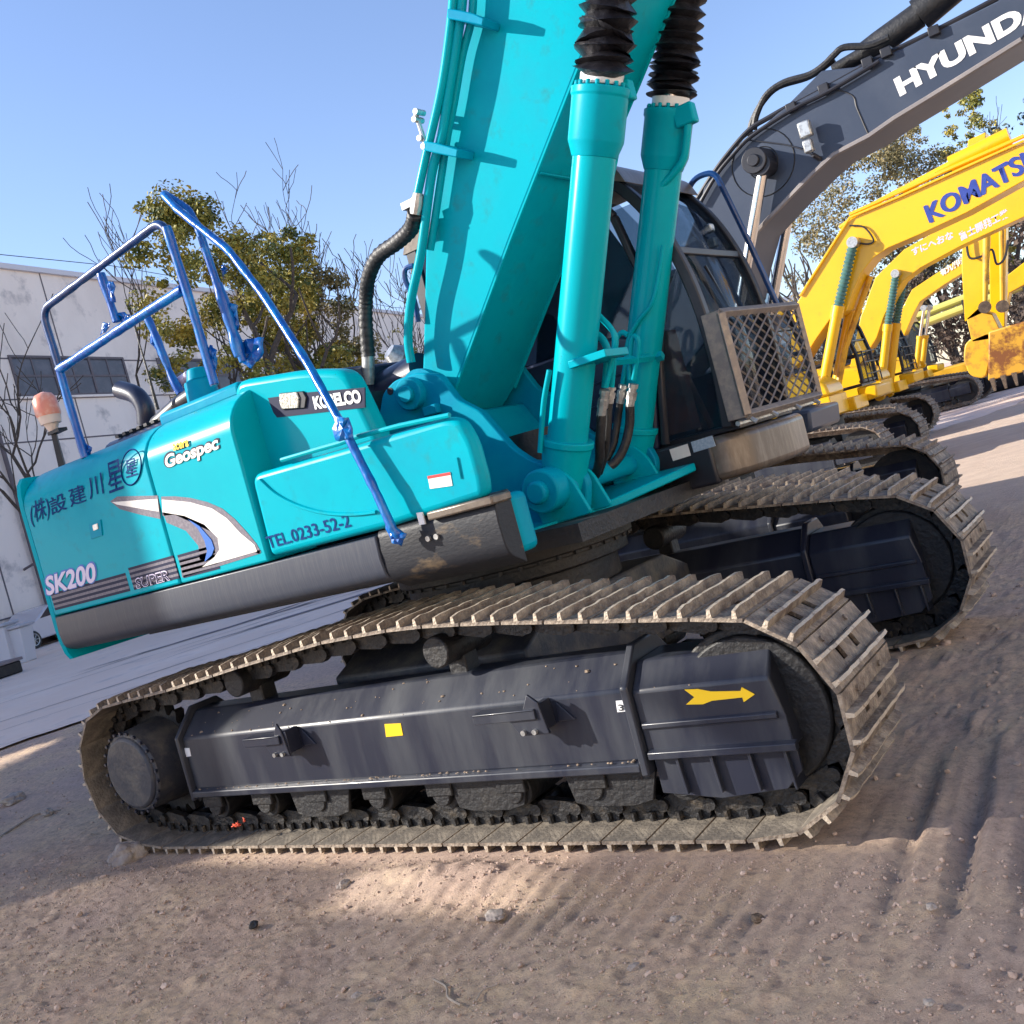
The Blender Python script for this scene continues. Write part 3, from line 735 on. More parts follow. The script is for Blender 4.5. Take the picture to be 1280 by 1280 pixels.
decal('step_label', [(521,641),(528,640),(532,655),(525,656)], YS, M['white'], st, lift=.004)
# far side skirt and rest of the deck
MB().box(-2.2, .45, .95, 1.35, 1.205, 1.418).build('far_skirt', M['skirt'], EX, bevel=.02)
# counterweight
b = MB(); N = 28; ring_pts = []
for i in range(N+1):
    t = -1+2*i/N; y = 1.345*t; x = -2.245-.52*(max(0, 1-abs(t)**2))**.8
    ring_pts.append((x, y))
ring_pts = [(-2.222, -1.25)]+[(-2.222, -1.345), (-2.25, -1.352)]+ring_pts[1:-1]+[(-2.25, 1.352), (-2.222, 1.345)]+[(-2.222, 1.25)]
lv = [(1.16, .90), (1.20, .955), (1.27, .988), (1.36, 1.0), (2.06, 1.0), (2.14, .985), (2.20, .95), (2.235, .88)]
def cw(p, s): return (-2.2+(p[0]+2.2)*(s*.35+.65 if p[0] < -2.23 else 1)-(0), p[1]*(1-(1-s)*.28))
o = 0; n = len(ring_pts)
for z, s in lv: b.v += [(cw(p, s)[0], cw(p, s)[1], z) for p in ring_pts]
for k in range(len(lv)-1):
    for i in range(n):
        j = (i+1) % n; b.f.append((k*n+i, (k+1)*n+i, (k+1)*n+j, k*n+j))
b.f.append(tuple(range(n))); b.f.append(tuple((len(lv)-1)*n+i for i in reversed(range(n))))
b.build('counterweight', M['teal'], EX, smooth=40)
# ---------------------------------------------------------------- engine side doors with the rounded shoulder
def side_shell(x0, x1, name, m, zb=1.425, z1=2.045, zt=2.275, yt=-1.02):
    pr = [(YS+.12, zb), (YS, zb), (YS, z1)]
    for i in range(1, 9):
        a = math.pi/2*i/8; pr.append((YS+.26*(1-math.cos(a)), z1+(zt-.02-z1)*math.sin(a)))
    pr += [(yt, zt), (yt, zb)]
    b = MB(); b.prism(pr, x0, x1, 'x'); return b.build(name, m, EX, bevel=.012, smooth=30, seg=3)
d1 = side_shell(-2.218, -1.035, 'engine_door', M['teal'])
d2 = side_shell(-1.025, -.355, 'engine_door', M['teal_hood'])
# dark gap behind the doors and far flank of the house
MB().box(-2.19, -.36, -1.015, 1.33, 1.43, 2.16).build('engine_bay', M['navy_dark'], EX)
MB().box(-2.2, -.40, .98, 1.352, 1.43, 2.25).build('far_door', M['teal'], EX, bevel=.05, seg=3)
# engine hood in the middle
hd = MB().prism(rot2([(-.99, 2.12), (-.93, 2.33), (.93, 2.36), (.97, 2.12)], [0, .08, .08, 0]), -1.95, -.5, 'x').build('engine_hood', M['navy'], EX, bevel=.02)
b = MB()
for i in range(9): b.box(-1.85+i*.07, -1.82+i*.07, -.9, -.55, 2.331, 2.348)
b.build('hood_vent', M['navy_dark'], hd)
MB().box(-1.30, -.62, -1.0, -.6, 2.26, 2.345).build('hood_cover', M['teal_dull'], hd, bevel=.025)
# latch recess
b = MB(); q = [(357,688),(382,668),(410,672),(412,732),(428,745),(365,766)]
decal('door_latch', [(360,688),(405,670),(412,733),(368,748)], YS, M['teal_dull'], d1, sc=.3125, oy=440, lift=.006)
decal('latch_handle', [(376,692),(396,684),(399,706),(380,714)], YS, M['bolt'], d1, sc=.3125, oy=440, lift=.010)
# ---------------------------------------------------------------- decals of the doors
Z2 = dict(sc=.3125, oy=440)
decal('swoosh_border', None, YS, M['grey'], d1, lift=.002, polys=[[(442,597),(470,578),(632,574),(642,668),(560,650),(480,628)]], **Z2)
decal('swoosh_border', None, YS, M['grey'], d2, lift=.002, polys=[
    [(646,578),(700,577),(760,583),(830,600),(890,626)],[(646,578),(890,626),(940,668),(990,722),(1025,765),(1045,800),(1038,808),(700,650),(652,655)],
    [(652,640),(740,655),(820,690),(870,740),(880,790),(850,830),(800,830),(795,775),(745,715),(668,682)], [(720,835),(800,815),(1042,792),(1040,806),(730,902)]], **Z2)
decal('swoosh', None, YS, M['offwhite'], d1, lift=.004, polys=[[(450,600),(632,587),(638,638),(560,625),(470,610)]], **Z2)
decal('swoosh', None, YS, M['offwhite'], d2, lift=.004, polys=[
    [(650,590),(760,600),(850,625),(910,665),(875,745),(820,690),(740,655),(652,640)], [(910,665),(965,725),(1020,770),(1030,797),(810,860),(860,820),(880,790),(873,745)]], **Z2)
decal('swoosh_blue', None, YS, M['bluedecal'], d2, lift=.006, polys=[[(755,668),(800,695),(848,750),(860,785),(850,812),(822,838),(832,795),(822,755),(795,705)]], **Z2)
def stripes(parent, x0, x1, ztop, zbot, n):
    b = MB(); g = MB(); h = (ztop-zbot)/(2*n-1)
    for i in range(n): b.box(x0, x1, YS-.002, YS+.004, zbot+2*i*h, zbot+(2*i+1)*h)
    for i in range(n-1): g.box(x0, x1, YS-.0015, YS+.004, zbot+(2*i+1)*h, zbot+(2*i+2)*h)
    b.build('stripe', M['dstripe'], parent); g.build('stripe', M['grey'], parent)
def lx(px, py): q = on(px, py, y=YS); return q.x, q.z
a0 = lx(66, 760); a1 = lx(162, 735)
stripes(d1, a0[0]+.02, a1[0], 1.555, 1.455, 4)
b0 = lx(166, 730); b1 = lx(222, 715)
stripes(d1, b0[0], b1[0], 1.575, 1.455, 5)
b0 = lx(227, 712); b1 = lx(262, 700); stripes(d2, b0[0], b1[0]+.06, 1.57, 1.45, 5)
text('super_text', 'SUPER', (550,948), (685,912), (543,905), YS, M['lilac'], d1, lift=.006, off=.035, **Z2)
text('super_text', 'SUPER', (553,944), (682,910), (546,909), YS, M['dstripe'], d1, lift=.007, off=.0, **Z2)
text('model_text', 'SK200', (184,980), (392,921), (178,894), YS, M['bluedecal'], d1, lift=.003, off=.055, **Z2)
text('model_text', 'SK200', (190,975), (388,918), (184,899), YS, M['lilac'], d1, lift=.005, off=.03, **Z2)
text('geo_text', 'Geospec', (661,488), (884,405), (653,408), YS, M['dstripe'], d2, lift=.003, off=.045, **Z2)
text('geo_text', 'Geospec', (667,482), (879,403), (660,414), YS, M['offwhite'], d2, lift=.005, off=.035, **Z2)
text('acera_text', 'acera', (694,398), (760,377), (690,368), YS, M['dstripe'], d2, lift=.003, off=.06, **Z2)
text('acera_text', 'acera', (696,396), (758,376), (693,370), YS, M['ydecal'], d2, lift=.005, off=.03, **Z2)
for ch, a, c, e in (('(株)', (128,705), (204,668), (118,606)), ('設', (208,655), (272,628), (196,585)), ('建', (284,622), (349,598), (272,549)), ('川', (362,592), (418,566), (350,508)), ('星', (438,567), (497,545), (424,447))):
    text('company_text', ch, a, c, e, YS, M['ink'], d1, lift=.003, off=.008, **Z2)
text('company_text', '星', (506,505), (552,490), (500,436), YS, M['ink'], d1, lift=.003, off=.008, **Z2)
cxp = [(525+40*math.cos(t)-8*math.sin(t)*0, 461+71*math.sin(t)-11*math.cos(t)) for t in [2*math.pi*i/28 for i in range(28)]]
q = [on(p[0]*.3125, p[1]*.3125+440, y=YS-.003) for p in cxp]
MB().tube(q+[q[0], q[1]], .0045, 4, False).build('company_ring', M['ink'], d1)
# ---------------------------------------------------------------- fuel cover block carrying the lamp and the name
yb = -1.17
prof = rot2([(on(291,478,y=yb).x, 2.33), (.27, 2.165), (.335, 2.12), (.385, 1.80), (-.62, 1.80), (-.60, 2.31)][0:5], [.09, .05, .05, 0, 0])
xl_, zl_ = on(292, 480, y=yb).x, 2.315
blk = MB().prism(rot2([(xl_-.02, zl_), (.02, 2.235), (.26, 2.165), (.345, 1.80), (xl_-.06, 1.80)], [.10, .1, .07, 0, .12]), yb, -1.05).build('fuel_tank_cover', M['teal_hood'], EX, bevel=.04, seg=4)
K3 = dict(sc=.3125, ox=300, oy=400)
decal('name_panel', [(113,312),(265,290),(500,270),(501,350),(150,390),(135,370)], yb, M['dstripe'], blk, lift=.003, **K3)
for nm, mm, off, lf in (('name_text', M['white'], .05, .0065),):
    text(nm, 'KOBELCO', (304,358), (492,330), (292,306), yb, mm, blk, lift=lf, off=off, **K3)
q = [on(p[0]*.3125+300, p[1]*.3125+400, y=yb) for p in ((165,292),(258,284),(272,310),(266,352),(176,360),(164,330))]
lampf = MB().prism([(v.x, v.z) for v in q], yb-.012, yb+.01).build('work_lamp', M['navy_dark'], EX, bevel=.004)
q = [on(p[0]*.3125+300, p[1]*.3125+400, y=yb) for p in ((168,296),(236,287),(246,310),(243,350),(178,354),(170,330))]
MB().prism([(v.x, v.z) for v in q], yb-.02, yb-.011).build('lamp_lens', mat('lamp_lens', (.75, .72, .62), .15, c2=(.4, .38, .3), scale=70, bump=.8, bscale=90), lampf, bevel=.003)
# ---------------------------------------------------------------- tool box / step cover
pr = xz([(312,594),(480,545),(556,522),(574,525),(590,552),(603,600),(605,621),(480,661),(338,697)], YS)
pr = rot2(pr, [.06, 0, .05, .05, .05, .05, .05, 0, .04])
tbx = MB().prism(pr, YS, -1.27).build('tool_box', M['teal'], EX, bevel=.03, seg=4)
b = MB(); q = [on(p[0], p[1], y=YS-.004) for p in ((325,600),(345,618),(372,632),(405,641),(440,643),(470,640))]
MB().tube(smooth_path(q, 5), .009, 6).build('box_crease', M['teal'], tbx)
q = [on(p[0], p[1], y=YS-.003) for p in ((352,575),(400,561),(425,554))]+[on(p[0], p[1], y=YS-.003) for p in ((446,546),(500,532),(562,519))]
MB().tube(q, .011, 8).build('lid_edge', M['teal_hood'], tbx)
b = MB(); q = [on(p[0], p[1], y=YS-.002) for p in ((571,572),(576,598))]; MB().tube(q, .006, 6).build('box_crease', M['teal'], tbx)
decal('warning_label', [(535,595),(563,590),(566,607),(538,611)], YS, M['offwhite'], tbx, lift=.003)
decal('label_band', [(535,595),(563,590),(563.4,593.5),(535.4,598.5)], YS, M['red'], tbx, lift=.0045)
text('phone_text', 'TEL.0233-52-2', (337,686), (440,658), (332,671), YS, M['ink'], tbx, lift=.003, off=.012)
# ---------------------------------------------------------------- swing frame castings round the boom foot
ne = -.40
out = [(472,530),(478,492),(492,476),(520,466),(548,468),(572,500),(600,514),(640,560),(662,575),(692,585),(722,582),(734,602),(733,640),(640,668),(560,640),(500,560)]
for yy, nm in ((ne, 'boom_bracket'), (.36, 'boom_bracket')):
    b = MB().prism(rot2(xz(out, ne), .03), yy, yy+.055); b.build(nm, M['teal_dull'], EX, bevel=.008)
b = MB(); f0 = on(514, 492, y=ne-.02); b.cyl((f0.x, ne-.05, f0.z), (f0.x, ne+.01, f0.z), .085, n=32); b.cyl((f0.x, ne-.075, f0.z), (f0.x, ne-.05, f0.z), .045, n=24)
b.box(f0.x+.06, f0.x+.15, ne-.045, ne, f0.z-.14, f0.z-.09)
b.build('foot_pin', M['teal_dull'], EX, bevel=.006)
b = MB(); q = on(488, 489, y=ne); b.cyl((q.x, ne-.004, q.z), (q.x, ne+.01, q.z), .02, n=16); b.build('lifting_hole', M['navy_dark'], EX)
CF = on(704, 606, y=-.40); CFZ, CFX = CF.z, CF.x
b = MB()
for yy in (-.62, .42): b.cyl((CFX, yy, CFZ), (CFX, yy+.20, CFZ), .105, n=36)
b.cyl((CFX, -.66, CFZ), (CFX, .66, CFZ), .055, n=24)
b.build('cylinder_foot_pin', M['teal_dull'], EX, bevel=.012)
# webs that carry the cylinder feet
for yy in (-.50, -.30, .30, .50):
    b = MB(); b.prism(rot2([(CFX-.10, 1.24), (CFX+.18, 1.25), (CFX+.12, CFZ+.02), (CFX+.05, CFZ+.10), (CFX-.09, CFZ+.08), (CFX-.13, CFZ)], .03), yy-.012, yy+.012)
    b.build('foot_web', M['teal'], EX, bevel=.005)
MB().prism(rot2([(.40, -1.215), (.93, -1.215), (.97, -1.19), (.97, -1.08), (.90, -1.02), (.40, -1.02)], [0, .02, .03, .04, .05, 0]), 1.20, 1.45, 'z').build('tank_foot', M['teal_dull'], EX, bevel=.03, seg=3)
# deck plate with the oblique teal front edge
edp = [on(560, 703, y=-1.02), on(596, 691, y=-.95), on(672, 665, y=-.62), on(750, 637, y=-.28), on(832, 600, y=.10), on(870, 583, y=.38)]
b = MB(); n = len(edp)
for p in edp: b.v += [(p.x, p.y, p.z+.022), (p.x, p.y, p.z-.022)]
for p in edp: b.v += [(.12, p.y, p.z+.022), (.12, p.y, p.z-.022)]
for i in range(n-1):
    a, c, e, g = 2*i, 2*i+2, 2*n+2*i, 2*n+2*i+2
    b.f += [(a, a+1, c+1, c), (a, c, g, e), (a+1, e+1, g+1, c+1), (e, g, g+1, e+1)]
b.f += [(0, 2*n, 2*n+1, 1), (2*n-2, 2*n-1, 4*n-1, 4*n-2)]
b.build('deck_plate', M['teal'], EX, bevel=.008)
MB().prism([(.30, 1.60), (.14, 1.90), (.02, 1.92), (.02, 1.70), (.40, 1.50), (.62, 1.42), (.60, 1.47)], ne+.05, .36).build('cross_web', M['teal_dull'], EX, bevel=.012)
MB().box(-.1, .50, -.36, .36, 1.24, 1.36).build('centre_block', M['teal_dull'], EX, bevel=.03)
b = MB(); q = [on(p[0], p[1], y=-.37) for p in ((632,556),(672,548),(676,580),(668,587),(650,580))]
b = MB().cyl((.30, .1, 1.5), (.30, .1, 1.72), .16, n=24); b.build('swivel_motor', M['black'], EX)
# ---------------------------------------------------------------- boom
rear = xz([(520,495),(528,465),(530,390),(532,312),(547,203),(588,0)], -.3)
BOOM = rear+[(1.25, 4.35), (1.75, 4.95), (2.9, 5.35), (4.6, 5.25), (6.3, 4.55), (6.42, 4.35), (6.25, 4.2), (4.6, 4.55), (3.0, 4.62), (2.35, 4.40), (1.95, 3.95), (1.62, 3.53), (1.34, 3.24), (.74, 2.63), (.15, 2.0), (.02, 1.90), (-.10, 1.92)]
bm = MB().prism(BOOM, -.3, .3).build('boom', M['teal'], EX, bevel=.012, smooth=25)
# edge weld strips
def ribbon(p, y, r=.012): return [Vector((a, y, c)) for a, c in p]
b = MB(); b.tube(ribbon([(.15,1.995),(.74,2.625),(1.34,3.235),(1.62,3.525),(1.95,3.94)], -.297), .010, 6); b.tube(ribbon([(.15,1.995),(.74,2.625),(1.34,3.235),(1.62,3.525),(1.95,3.94)], .297), .010, 6)
b.build('boom_weld', M['teal_hood'], bm)
b = MB(); b.tube([(.985, -.29, 2.86), (.985, .29, 2.86)], .008, 6); b.build('boom_weld', M['teal_hood'], bm)
b = MB(); b.cyl((-.02, -.34, 2.06), (-.02, .34, 2.06), .13, n=32); b.build('boom_foot', M['teal_dull'], bm)
b = MB(); b.cyl((2.12, -.34, 4.45), (2.12, .34, 4.45), .14, n=32); b.build('boom_pin', M['teal'], bm)
# arm folded ahead of the machine, above and beyond the frame
arm = MB().prism([(5.9, 5.0), (6.35, 5.05), (6.55, 4.4), (7.0, 2.3), (6.8, 2.2), (6.2, 3.9), (5.9, 4.5)], -.2, .2).build('arm', M['teal'], EX, bevel=.01)
b = MB(); b.cyl((2.9, 0, 5.5), (4.9, 0, 5.6), .12, n=20); b.cyl((4.9, 0, 5.6), (5.95, 0, 4.95), .05, n=14); b.build('arm_cylinder', M['teal'], EX)
# pipes up the boom
YP = -.47
def pl_(pts, y): return [on(p[0], p[1], y=y) for p in pts]
Z4 = lambda p: (430+p[0]*.390625, p[1]*.390625)
pipes = [([(352,-60),(343,60),(312,280),(262,500),(236,620)], -.41, .022), ([(382,-60),(372,60),(335,300),(312,440),(280,560),(248,800),(215,960),(205,1080),(215,1160)], -.385, .024), ([(415,-60),(408,60),(378,180),(352,330),(330,440),(312,560),(276,800)], -.345, .02)]
for pts, y, r in pipes:
    MB().tube(smooth_path([on(*Z4(p), y=y) for p in pts], 6), r, 12).build('hydraulic_pipe', M['teal_hood'], bm)
for pts, y0 in ((((338,30),(372,34),(420,45),(455,60),(450,86),(400,74),(338,62)), -.53), (((262,452),(300,458),(372,478),(368,506),(300,492),(262,482)), -.53)):
    q = [on(*Z4(p), y=-.42) for p in pts]
    MB().prism([(v.x, v.z) for v in q], -.44, -.30).build('pipe_clamp', M['teal_dull'], bm, bevel=.006)
b = MB(); q = on(*Z4((264, 470)), y=-.41); 
for dz, dx in ((0, 0), (.045, -.01), (.14, -.01), (.17, .01)): b.cyl((q.x+dx, -.44, q.z+dz), (q.x+dx, -.37, q.z+dz), .015, n=8)
b.tube([(q.x, -.41, q.z), (q.x-.01, -.41, q.z+.17)], .012, 8)
b.build('pipe_fitting', M['bolt'], bm)
q = [on(*Z4(p), y=-.41) for p in ((238,618),(234,650),(228,685))]; b = MB().tube(q, [.026, .033, .03], 10); q2 = on(*Z4((205, 655)), y=-.41)
b.box(q2.x-.03, q2.x+.07, -.43, -.39, q2.z-.02, q2.z+.015); b.build('pipe_fitting', M['bolt'], bm)
hs = [(228,680),(215,730),(170,775),(110,820),(78,890),(70,960),(70,1040),(78,1140)]
q = smooth_path([on(*Z4(p), y=(-.41+.26*min(1, i/5))) for i, p in enumerate(hs)], 12)
MB().tube(q, [.040+.0035*math.sin(i*2.2) for i in range(len(q))], 12).build('thick_hose', M['black'], EX, smooth=60)
q = [on(*Z4(p), y=-.15) for p in ((77,1138),(78,1195),(80,1230))]; MB().tube(q, [.037, .037, .03], 12).build('hose_fitting', M['bolt'], EX)
# dark manifold behind the cover
q = on(490, 478, y=0); MB().tube([(q.x-.55, 0, q.z-.10), (q.x+.25, 0, q.z-.02)], .13, 20).build('turbo_duct', M['navy'], EX)
q = [on(*Z4(p), y=-.32) for p in ((222,850),(196,862),(198,900),(225,960),(238,1030))]; MB().tube(smooth_path(q, 5), .014, 8).build('grease_hose', M['blue_dark'], EX)
q = on(498, 447, y=.5); b = MB().tube([(q.x, .5, q.z-.25), (q.x, .5, q.z)], .07, 16); b.tube([(q.x, .5, q.z), (q.x-.02, .45, q.z+.05)], [.09, .05], 16); b.build('air_cleaner_cap', M['bolt'], EX)
# ---------------------------------------------------------------- boom cylinders
def boom_cylinder(yc, foot, head, top, rb, side):
    f = Vector((foot[0], yc, foot[1])); h = Vector((head[0], yc, head[1])); d = (h-f).normalized(); T = f+d*3.4
    b = MB(); b.cyl(f+d*.12, h-d*.18, rb, n=40); b.cyl(f-d*.02, f+d*.20, rb*1.02, rb*1.25, 36)
    b.cyl(f+d*.19, f+d*.225, rb*1.32, n=36)
    cyl = b.build('boom_cylinder', M['teal_hood'], EX, bevel=.006, smooth=40)
    b = MB(); b.tube([h-d*.32, h-d*.26, h-d*.25, h-d*.07, h-d*.06, h-d*.03], [rb*1.03, rb*1.25, rb*1.28, rb*1.28, rb*1.34, rb*1.34], 40); 
    for i in range(16):
        a = d.orthogonal().normalized(); a.rotate(Matrix.Rotation(2*math.pi*i/16, 3, d)); p = h-d*.03+a*rb*1.12; b.cyl(p, p+d*.022, .011, n=6)
    b.build('cylinder_head', M['teal'], cyl, bevel=.003)
    b = MB(); b.cyl(h-d*.02, h+d*.028, rb*.98, n=30); b.build('wiper_band', M['white'], cyl)
    b = MB(); b.cyl(h, T, .045, n=20); b.build('cylinder_rod', M['chrome'], cyl)
    pts = []; rr = []; s = .035; rng = random.Random(5 if yc < 0 else 9); L = (T-h).length-.35; i = 0
    side_v = d.cross(Vector((0, 1, 0))).normalized()
    while s < L:
        big = (i % 2 == 1)
        dens = .016 if s < .2 else .027
        if i % 2 == 0 and s < .3: dens *= .8
        jit = Vector((rng.uniform(-1, 1), rng.uniform(-1, 1), rng.uniform(-1, 1)))*(.004 if s < .3 and yc < 0 else .002)
        pts.append(h+d*s+jit); rr.append((rb*1.34 if big else rb*.90)+rng.uniform(-.005, .005)); s += dens*rng.uniform(.8, 1.2); i += 1
    b = MB(); b.tube(pts, rr, 40, True); n = 40
    for k in range(len(b.v)):      # cloth-like sag between folds
        p = Vector(b.v[k]); w_ = noise.noise(p*26)*(.012 if (p-h).dot(d) < .32 and yc < 0 else .005)
        c = h+d*((p-h).dot(d)); b.v[k] = tuple(p+(p-c).normalized()*w_)
    b.build('rod_bellows', M['boot'], cyl, smooth=22)
    return cyl, f, h, d
hN = on(752, 101, y=-.40); fN = (CFX, CFZ)
cN = boom_cylinder(-.40, fN, (hN.x, hN.z), None, .098, -1)
hF = on(838, 130, y=.40); fF = on(789, 582, y=.40)
cF = boom_cylinder(.40, (fF.x, fF.z), (hF.x, hF.z), None, .096, 1)
b = MB(); b.cyl((fF.x, .30, fF.z), (fF.x, .52, fF.z), .1, n=30); b.build('cylinder_foot_pin', M['teal'], EX, bevel=.01)
# pipework and clamps on the cylinders
Z5 = lambda p: (640+p[0]*.3125, 300+p[1]*.3125)
def tz(name, pts, y, r, m, par=EX, f=Z5, k=6, n=10):
    ys = y if hasattr(y, '__len__') else [y]*len(pts)
    return MB().tube(smooth_path([on(*f(p), y=yy) for p, yy in zip(pts, ys)], k), r, n).build(name, m, par, smooth=50)
tz('cylinder_pipe', [(895,290),(885,380),(870,500),(850,600),(832,760),(808,960),(810,1000),(860,1060),(862,1130),(840,1230)], -.33, .013, M['teal_hood'], f=Z4)
b = MB(); q = on(*Z4((893, 296)), y=-.34); b.box(q.x-.05, q.x+.045, -.37, -.30, q.z-.045, q.z+.045); b.build('pipe_flange', M['teal'], EX, bevel=.01)
tz('cylinder_pipe', [(1100,370),(1098,430),(1085,510),(1050,560),(1010,600)], .33, .020, M['teal_hood'], f=Z4)
b = MB(); q = on(*Z4((1098, 368)), y=.34); b.box(q.x-.06, q.x+.045, .30, .37, q.z-.05, q.z+.05); b.build('pipe_flange', M['teal'], EX, bevel=.01)
tz('cylinder_pipe', [(605,20),(590,120),(560,250),(500,330),(465,400),(455,480),(440,580)], .29, .012, M['teal_hood'])
tz('cylinder_pipe', [(310,380),(340,378),(370,410),(382,460),(372,590)], -.27, .018, M['teal_hood'])
tz('cylinder_pipe', [(330,270),(345,300),(400,360),(415,400),(408,480),(398,590)], -.20, .014, M['teal_hood'])
tz('cylinder_pipe', [(420,390),(440,370),(462,380)], .1, .014, M['teal_hood'])
tz('cylinder_pipe', [(470,560),(470,470),(478,400),(492,385),(505,410),(500,470),(486,560)], .1, .014, M['teal_hood'])
tz('cylinder_pipe', [(150,520),(128,640),(118,760),(112,850)], -.52, .013, M['teal_hood'])
for nm, a, c, y0, y1 in (('hose_ferrule', (372,600), (356,706), -.27, -.26), ('hose_ferrule', (396,588), (388,652), -.20, -.20), ('hose_ferrule', (446,580), (432,652), .1, .1), ('hose_ferrule', (487,576), (470,670), .1, .1)):
    A = on(*Z5(a), y=y0); C = on(*Z5(c), y=y1); D = (C-A)/6
    MB().tube([A, A+D, A+D, A+D*2, A+D*2, A+D*4, A+D*4, C], [.026, .026, .02, .02, .027, .027, .023, .023], 8).build(nm, M['bolt'], EX)
tz('cylinder_hose', [(358,700),(352,800),(350,880),(335,940)], [-.26,-.25,-.22,-.15], .024, M['black'])
tz('cylinder_hose', [(388,650),(382,760),(372,860),(350,930)], [-.2,-.2,-.18,-.12], .018, M['black'])
tz('cylinder_hose', [(432,650),(420,740),(405,820),(375,880),(345,920)], [.1,.1,.08,.05,0], .020, M['black'])
tz('cylinder_hose', [(472,665),(470,740),(452,820),(420,880),(370,920),(330,940)], [.1,.1,.08,.05,0,-.05], .024, M['black'])
q0 = [on(*Z5(p), y=-.35) for p in ((165,480),(300,488),(560,455),(566,488),(300,525),(235,526))]
A = on(*Z5((232, 500)), y=-.50); Bq = on(*Z5((380, 490)), y=-.26); C = on(*Z5((560, 472)), y=.33)
MB().box(A.x+.0, A.x+.20, -.515, -.29, A.z-.018, A.z+.018).build('pipe_clamp', M['teal'], EX, bevel=.004)
MB().tube([Vector((A.x+.10, -.30, A.z)), Bq, C], [.02, .02, .02], 4).build('pipe_bar', M['teal'], EX)
MB().tube([C+Vector((-.10, .05, 0)), C+Vector((.04, .05, 0))], .026, 4).build('pipe_clamp', M['teal'], EX)
# ---------------------------------------------------------------- cab
yc0, yc1 = .42, 1.36
b = MB()
b.box(-.44, -.36, yc0-.004, yc0+.07, 1.46, 3.02); b.box(-.44, -.36, yc1-.07, yc1+.004, 1.46, 3.02)
arc = [(.90, 1.46), (1.02, 2.02), (1.02, 2.35), (.95, 2.7), (.80, 2.95)]
for i in range(len(arc)-1):
    (xa, za), (xb, zb_) = arc[i], arc[i+1]; b.tube([(xa, yc0+.02, za), (xb, yc0+.02, zb_)], .028, 6)
b.box(-.40, 1.28, yc0+.06, yc1-.06, 1.44, 1.47)
cabf = b.build('cab', M['navy_dark'], EX, bevel=.006)
front = [(1.16, 1.46), (1.29, 1.46), (1.30, 1.80), (1.285, 2.10), (1.22, 2.45), (1.10, 2.75), (.92, 2.98), (.72, 3.06)]
def arc_bar(pts, y, w, d, m, name):
    b = MB(); n = len(pts)
    for i, (x, z) in enumerate(pts):
        if i == 0: t = Vector((pts[1][0]-x, pts[1][1]-z))
        elif i == n-1: t = Vector((x-pts[i-1][0], z-pts[i-1][1]))
        else: t = Vector((pts[i+1][0]-pts[i-1][0], pts[i+1][1]-pts[i-1][1]))
        t.normalize(); nn = Vector((t.y, -t.x))
        b.v += [(x, y-d/2, z), (x, y+d/2, z), (x-nn.x*w, y+d/2, z-nn.y*w), (x-nn.x*w, y-d/2, z-nn.y*w)]
    for i in range(n-1):
        for k in range(4): j = (k+1) % 4; b.f.append((i*4+k, (i+1)*4+k, (i+1)*4+j, i*4+j))
    b.f.append((0, 1, 2, 3)); e = (n-1)*4; b.f.append((e+3, e+2, e+1, e))
    return b.build(name, m, cabf, bevel=.008)
fc = [(v.x, v.z) for v in smooth_path([(1.30, 0, 1.46), (1.325, 0, 1.80), (1.31, 0, 2.15), (1.25, 0, 2.45), (1.14, 0, 2.72), (.98, 0, 2.93), (.80, 0, 3.04)], 5)]
p1 = arc_bar(fc, yc0+.03, .06, .06, M['navy_dark'], 'front_pillar'); p2 = arc_bar(fc, yc1-.03, .06, .06, M['navy_dark'], 'front_pillar')
side_low = rot2([(-.42, 1.44), (1.27, 1.44), (1.30, 1.80), (1.26, 2.02), (.55, 2.02), (.35, 2.10), (-.42, 2.10)], [.03, 0, 0, 0, .1, .1, .03])
sl = MB().prism([(-.42, 1.44), (.86, 1.44), (1.00, 2.02), (.80, 2.10), (-.42, 2.10)], yc0-.0, yc0+.05).build('side_panel', M['navy'], cabf, bevel=.02)
b = MB()
for i in range(4):
    z = 1.52+.12*i; b.tube([(.25, yc0-.003, z-.02), (.70+.05*i, yc0-.003, z+.02)], .006, 6)
b.build('panel_rib', M['navy'], cabf)
MB().prism([(-.38, 2.10), (.78, 2.10), (1.0, 2.03), (.99, 2.45), (.82, 2.86), (.62, 2.98), (-.38, 2.98)], yc0+.012, yc0+.024).build('side_glass', M['glass_dark'], cabf)
MB().prism([(.88, 1.47), (1.26, 1.47), (1.285, 1.8), (1.25, 2.2), (1.17, 2.45), (1.0, 2.75), (.94, 2.78), (1.02, 2.40), (1.02, 2.02)], yc0+.012, yc0+.022).build('side_glass', M['glass'], cabf)
rf = MB().prism(rot2([(-.46, 2.98), (.80, 2.98), (1.08, 2.84), (1.04, 2.94), (.86, 3.06), (.60, 3.11), (-.40, 3.09)], [.01, .1, .01, .04, .1, .1, .05]), yc0-.01, yc1+.01).build('cab_roof', M['bronze'], cabf, bevel=.02)
ws = MB(); k0 = fc
for i, (x, z) in enumerate(k0): ws.v += [(x-.02, yc0+.06, z), (x-.02, yc1-.06, z)]
for i in range(len(k0)-1): ws.f.append((2*i, 2*i+1, 2*i+3, 2*i+2))
wo = ws.build('windscreen', M['glass'], cabf); so_ = wo.modifiers.new('s', 'SOLIDIFY'); so_.thickness = .006
b = MB(); zz = 2.42; b.box(1.215, 1.25, yc0+.05, yc1-.05, zz-.02, zz+.02); b.box(1.27, 1.32, yc0+.05, yc1-.05, 1.44, 1.50); b.build('screen_rail', M['navy_dark'], cabf, bevel=.006)
MB().box(-.40, -.36, yc0+.06, yc1-.06, 1.5, 2.98).build('rear_panel', M['navy'], cabf)
